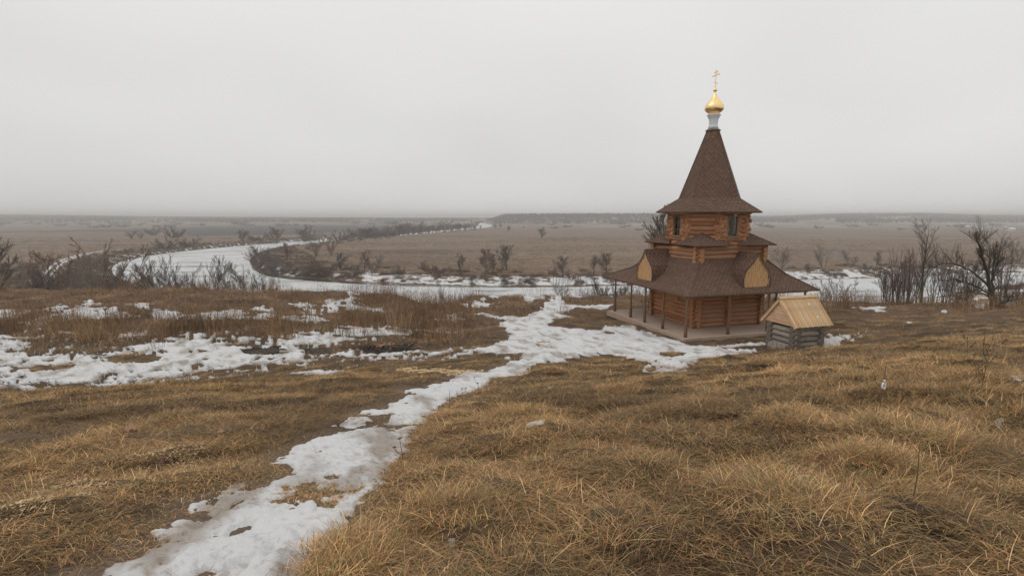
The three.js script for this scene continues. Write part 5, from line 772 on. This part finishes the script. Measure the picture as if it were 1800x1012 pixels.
function flakes(R, colour, label, seed) { // loose sawdust: thousands of small flakes lying among the stubble
  const r = rng(seed), P = [], C = [], I = [], N = clamp(Math.round((R.x1 - R.x0) * (R.y1 - R.y0) * 330), 160, 1300), far = clamp(R.y0 / 4, 1, 3.5); let got = 0, guard = 0;
  while (got < N && guard++ < N * 12) { const x = lerp(R.x0, R.x1, r()), d = lerp(R.y0, R.y1, r()), e = fieldOf([R], x, d); if (e < 0.16 * (r() - 0.75)) continue; got++;
    const s = snowE(x, d), y = heightAt(x, d) + (s > 0 ? 0.05 : 0) + 0.006 + r() * 0.022, w = (0.004 + r() * 0.009) * far, l = w * (1 + r() * 1.6), t = r() * 6.283, cx = Math.cos(t), sz = Math.sin(t), k = P.length / 3, ti = (r() - 0.5) * 0.9, v = 0.7 + r() * 0.55;
    for (const [u, q] of [[-1, -1], [1, -1], [1, 1], [-1, 1]]) { const a = u * l / 2, b = q * w / 2; P.push(x + a * cx - b * sz, y + a * ti * 0.5, -d + a * sz + b * cx); C.push(colour[0] * v, colour[1] * v, colour[2] * v); } I.push(k, k + 2, k + 1, k, k + 3, k + 2); }
  const m = new THREE.Mesh(geom(P, I, C), sawMat); m.name = numbered('sawdust_patch'); m.receiveShadow = true; tag(m, label, 'sawdust'); m.userData.kind = 'stuff'; scene.add(m);
}
SAW.forEach((q, i) => flakes(q.R, q.red ? [0.42, 0.28, 0.18] : [0.56, 0.40, 0.225], q.l, 700 + i));
EARTH.forEach((q) => groundPatch(q.R, 0.05, [0.10, 0.075, 0.055], 'earth_patch', q.l, 'earth', dustMat));
function onHill(px, py) { const [x, d] = hit(px, py); return [x, heightAt(x, d), d]; }
function sticks(name, parent, mat, list) { const o = Tubes(); for (const [pts, r0, r1, sides] of list) tube(o, pts, pts.map((_, i) => lerp(r0, r1, i / (pts.length - 1))), sides ?? 4); return part(name, geom(o.P, o.I, null, o.U, true), mat, parent); }
function blob(seed, r, sx, sy, sz, rough = 0.25) { const g = new THREE.IcosahedronGeometry(r, 4), p = g.attributes.position; for (let i = 0; i < p.count; i++) { const v = V3(p.getX(i), p.getY(i), p.getZ(i)), n = 1 + rough * (noise(v.x / r * 1.3 + seed, v.y / r * 1.3 + v.z / r) + 0.5 * noise(v.x / r * 3 + seed, v.z / r * 3 + v.y / r * 2)); v.multiplyScalar(n); p.setXYZ(i, v.x * sx, v.y * sy, v.z * sz); } g.computeVertexNormals(); return g; }
function lone(name, label, category, geo, mat, pos, turn = 0) { const m = new THREE.Mesh(geo, mat); m.name = numbered(name); m.position.set(pos[0], pos[1], -pos[2]); m.rotation.y = turn; m.castShadow = m.receiveShadow = true; tag(m, label, category); scene.add(m); return m; }
{ // heap of wood chips on the yard snow
  const c = onHill(1185, 624), r = rng(15), gs = []; for (let k = 0; k < 240; k++) { const b = new THREE.BoxGeometry(0.05 + r() * 0.1, 0.012 + r() * 0.02, 0.02 + r() * 0.04), t = r() * 6.28, q = Math.sqrt(r()), x = Math.cos(t) * q * 0.72, z = Math.sin(t) * q * 0.5; b.rotateZ((r() - 0.5) * 0.9); b.rotateY(r() * 6.28); b.translate(x, 0.11 * (1 - q * q) * r() + 0.02, z); gs.push(b); }
  lone('wood_chip_heap', 'low heap of yellowish wood chips on the snowy yard before the chapel', 'chips', mergeGeometries(gs), wood(0.46, 0.33, 0.17), c);
}
{ // brush pile
  const c = onHill(680, 616), o = thing('brush_pile', 'dark pile of sticks and charred wood in the snowy gully', 'brush pile'), r = rng(16), L = []; o.position.set(c[0], c[1], -c[2]);
  for (let k = 0; k < 70; k++) { const a = V3((r() - 0.5) * 2.0, r() * 0.25, (r() - 0.5) * 0.9), t = r() * 6.28, l = 0.3 + r() * 0.7, b = a.clone().add(V3(Math.cos(t) * l, (r() - 0.3) * 0.3, Math.sin(t) * l)); L.push([[a, a.clone().lerp(b, 0.5).add(V3(0, 0.04 * r(), 0)), b], 0.012 + r() * 0.025, 0.008]); }
  sticks('sticks', o, std({ color: lin(0.055, 0.042, 0.032) }), L); for (let k = 0; k < 5; k++) { const m = part('broken_board', bevelBox(0.34, 0.03, 0.08, 0.005), wood(0.36, 0.18, 0.09), o); m.position.set((r() - 0.5) * 1.5, 0.22 + r() * 0.1, (r() - 0.5) * 0.5); m.rotation.set(r() * 0.6, r() * 3, r() * 0.5); }
}
{ const c = onHill(505, 621), m = lone('grey_plank', 'short grey weathered plank lying on snow by dark earth', 'plank', bevelBox(0.62, 0.07, 0.2, 0.01), wood(0.36, 0.30, 0.25), [c[0], c[1] + 0.09, c[2]], 0.15); m.rotation.z = -0.06; }
{ // dug-up shrub stump with sprouting twigs
  const c = onHill(272, 824), o = thing('shrub_stump', 'small dug-up shrub stump with curled twigs beside sawdust', 'stump'), r = rng(18), L = []; o.position.set(c[0], c[1], -c[2]); for (let k = 0; k < 11; k++) { const t = r() * 6.28, a = V3(0, 0.02, 0), pts = [a]; let d = V3(Math.cos(t) * 0.7, 0.6 + r(), Math.sin(t) * 0.7).normalize(); for (let i = 0; i < 4; i++) { d.add(V3(r() - 0.5, r() - 0.5, r() - 0.5).multiplyScalar(0.6)).normalize(); pts.push(pts[i].clone().addScaledVector(d, 0.03 + r() * 0.02)); } L.push([pts, 0.006, 0.002]); }
  sticks('twigs', o, M.twigRed, L); part('root_clod', blob(3, 0.07, 1.6, 0.6, 1, 0.4), std({ color: lin(0.05, 0.036, 0.026) }), o);
}
{ const c = onHill(944, 758); lone('pale_stone', 'pale angular stone lying in the grass below the path bend', 'stone', blob(7, 0.062, 1.5, 0.5, 0.6, 0.8), std({ color: lin(0.50, 0.44, 0.36), bumpMap: snowBump, bumpScale: 0.01 }), [c[0], c[1] + 0.05, c[2]], 0.3); }
{ const c = onHill(985, 516); lone('dark_lump', 'small black rounded lump under the bush at the path end', 'lump', blob(9, 0.15, 1.1, 0.8, 1, 0.2), std({ color: lin(0.012, 0.012, 0.014), roughness: 0.6 }), [c[0], c[1] + 0.12, c[2]]); }
for (const [px, py, s, label] of [[232, 762, 0.05, 'reddish clay clod in the grass left of the path'], [388, 770, 0.035, 'small reddish clay clod nearer to the path'], [1090, 800, 0.035, 'pale brown clod in the right foreground grass']]) { const c = onHill(px, py); lone('clay_clod', label, 'clod', blob(px, s, 1.4, 0.7, 1, 0.5), std({ color: lin(0.33, 0.19, 0.12), bumpMap: snowBump, bumpScale: 0.008 }), [c[0], c[1] + 0.03, c[2]], px); }
const stemMat = std({ color: lin(0.14, 0.09, 0.055) });
function stalk(px, py, h, label, opt = {}) { // a dead stalk with forks and dark heads
  const c = onHill(px, py), o = thing('dead_stalk', label, 'stalk'), r = rng(px), L = [], heads = []; o.position.set(c[0], c[1] - 0.02, -c[2]);
  const lean = opt.lean ?? (r() - 0.5) * 0.2, top = V3(lean * h, h, (r() - 0.5) * 0.1 * h), mid = V3(lean * h * 0.35, h * 0.5, 0.01); L.push([[V3(0, 0, 0), mid, top], opt.w ?? 0.005, 0.0025, 5]); heads.push(top);
  for (let k = 0; k < (opt.forks ?? 0); k++) { const t = 0.3 + 0.6 * r(), a = t < 0.5 ? V3().lerpVectors(V3(), mid, t * 2) : V3().lerpVectors(mid, top, t * 2 - 1), sgn = k % 2 ? 1 : -1, b = a.clone().add(V3(sgn * (0.08 + r() * 0.22) * h, (0.2 + r() * 0.35) * h, (r() - 0.5) * 0.2 * h)); L.push([[a, a.clone().lerp(b, 0.5).add(V3(sgn * 0.02, -0.01, 0)), b], 0.0038, 0.002, 4]); heads.push(b); for (let j = 0; j < (opt.burrs ?? 0); j++) heads.push(a.clone().lerp(b, 0.35 + 0.65 * r()).add(V3((r() - 0.5) * 0.03, 0, (r() - 0.5) * 0.03))); }
  sticks('stem', o, stemMat, L); if (opt.head) { const gs = heads.map((p) => { const g = new THREE.IcosahedronGeometry(opt.head * (0.7 + r() * 0.5), 1); if (opt.flat) g.scale(1.6, 0.5, 1.6); g.translate(p.x, p.y, p.z); return g; }); part('seed_heads', mergeGeometries(gs), std({ color: lin(0.085, 0.055, 0.038) }), o).userData.kind = 'stuff'; } return o;
}
stalk(1722, 704, 0.58, 'dead burdock stalk full of dark burrs on the right slope', { forks: 9, burrs: 4, head: 0.007, lean: 0.08, w: 0.005 });
stalk(1700, 640, 0.45, 'thin dark burred stalk behind the burdock', { forks: 2, burrs: 4, head: 0.012, lean: -0.12 });
stalk(842, 694, 0.25, 'flat-headed dead stalk at the path edge, rightmost of three', { forks: 1, head: 0.012, flat: true }); stalk(812, 705, 0.28, 'flat-headed dead stalk at the path edge, middle of three', { forks: 2, head: 0.012, flat: true }); stalk(790, 724, 0.34, 'tall thin bare stalk at the path edge, leftmost of three', { lean: 0.02 });
stalk(708, 800, 0.26, 'dead stalk standing in snow at the right path edge', { forks: 1, head: 0.012, flat: true });
stalk(1602, 905, 0.34, 'dark dead stem standing in the right foreground grass', { lean: 0.02 }); stalk(1325, 815, 0.16, 'short cut stem in the foreground, darker of two', { w: 0.008, lean: 0 }); stalk(1318, 806, 0.2, 'short cut stem in the foreground, left of its darker neighbour', { w: 0.007, lean: 0 }); stalk(1585, 712, 0.3, 'thin forked stem right of the one with white cloth', { forks: 2 }); stalk(1455, 690, 0.22, 'thin forked stem in the middle of the right slope', { forks: 2 });
{ // thin stem with a strip of white cloth tied to it
  const o = stalk(1543, 738, 0.62, 'thin bare stem with a white rag tied near its top', { lean: 0.05, w: 0.007, forks: 1 }), c = o.position, r = rng(5);
  const P = [], I = [], n = 14; for (let i = 0; i <= n; i++) { const t = i / n, a = t * 6.28, x = Math.sin(a) * 0.018 * (0.6 + 0.4 * t), y = -0.045 + Math.cos(a) * 0.042 - 0.015 * t; for (const s of [-1, 1]) P.push(x + 0.004 * s, y + s * 0.006, s * 0.009 + 0.004 * Math.sin(i * 2.3)); } for (let i = 0; i < n; i++) I.push(i * 2, i * 2 + 1, i * 2 + 2, i * 2 + 1, i * 2 + 3, i * 2 + 2);
  const k = blob(2, 0.007, 1.7, 0.8, 1, 0.4), cg = geom(P, I, null, null, true), m = new THREE.Mesh(cg, std({ color: lin(0.78, 0.78, 0.78), side: THREE.DoubleSide })); m.name = 'white_rag'; const y = 0.44; m.position.set(c.x + 0.02, c.y + y, c.z + 0.012); tag(m, 'strip of white rag looped on the thin bare stem', 'rag'); m.castShadow = true; scene.add(m); const kn = part('knot', k, m.material, m);
}
{ // fallen bare branch at the right edge
  const c = onHill(1790, 830), o = thing('fallen_branch', 'thin dark fallen branch lying in grass at right edge', 'branch'), r = rng(21), L = []; o.position.set(c[0], c[1] + 0.1, -c[2]); L.push([[V3(-0.22, -0.02, 0.05), V3(0, 0.03, 0), V3(0.3, 0.08, -0.05), V3(0.7, 0.2, -0.1)], 0.005, 0.009, 5]); L.push([[V3(0.1, 0.05, 0), V3(0.0, 0.12, 0.05), V3(-0.06, 0.2, 0.08)], 0.004, 0.002]); sticks('branch', o, stemMat, L);
}
{ let t = 0; scene.traverse((o) => { if (o.isMesh && !o.isInstancedMesh) t += (o.geometry.index ? o.geometry.index.count : o.geometry.attributes.position.count) / 3; }); console.log('triangles', Math.round(t)); }
renderer.setSize(1024, 575);
renderer.render(scene, camera);
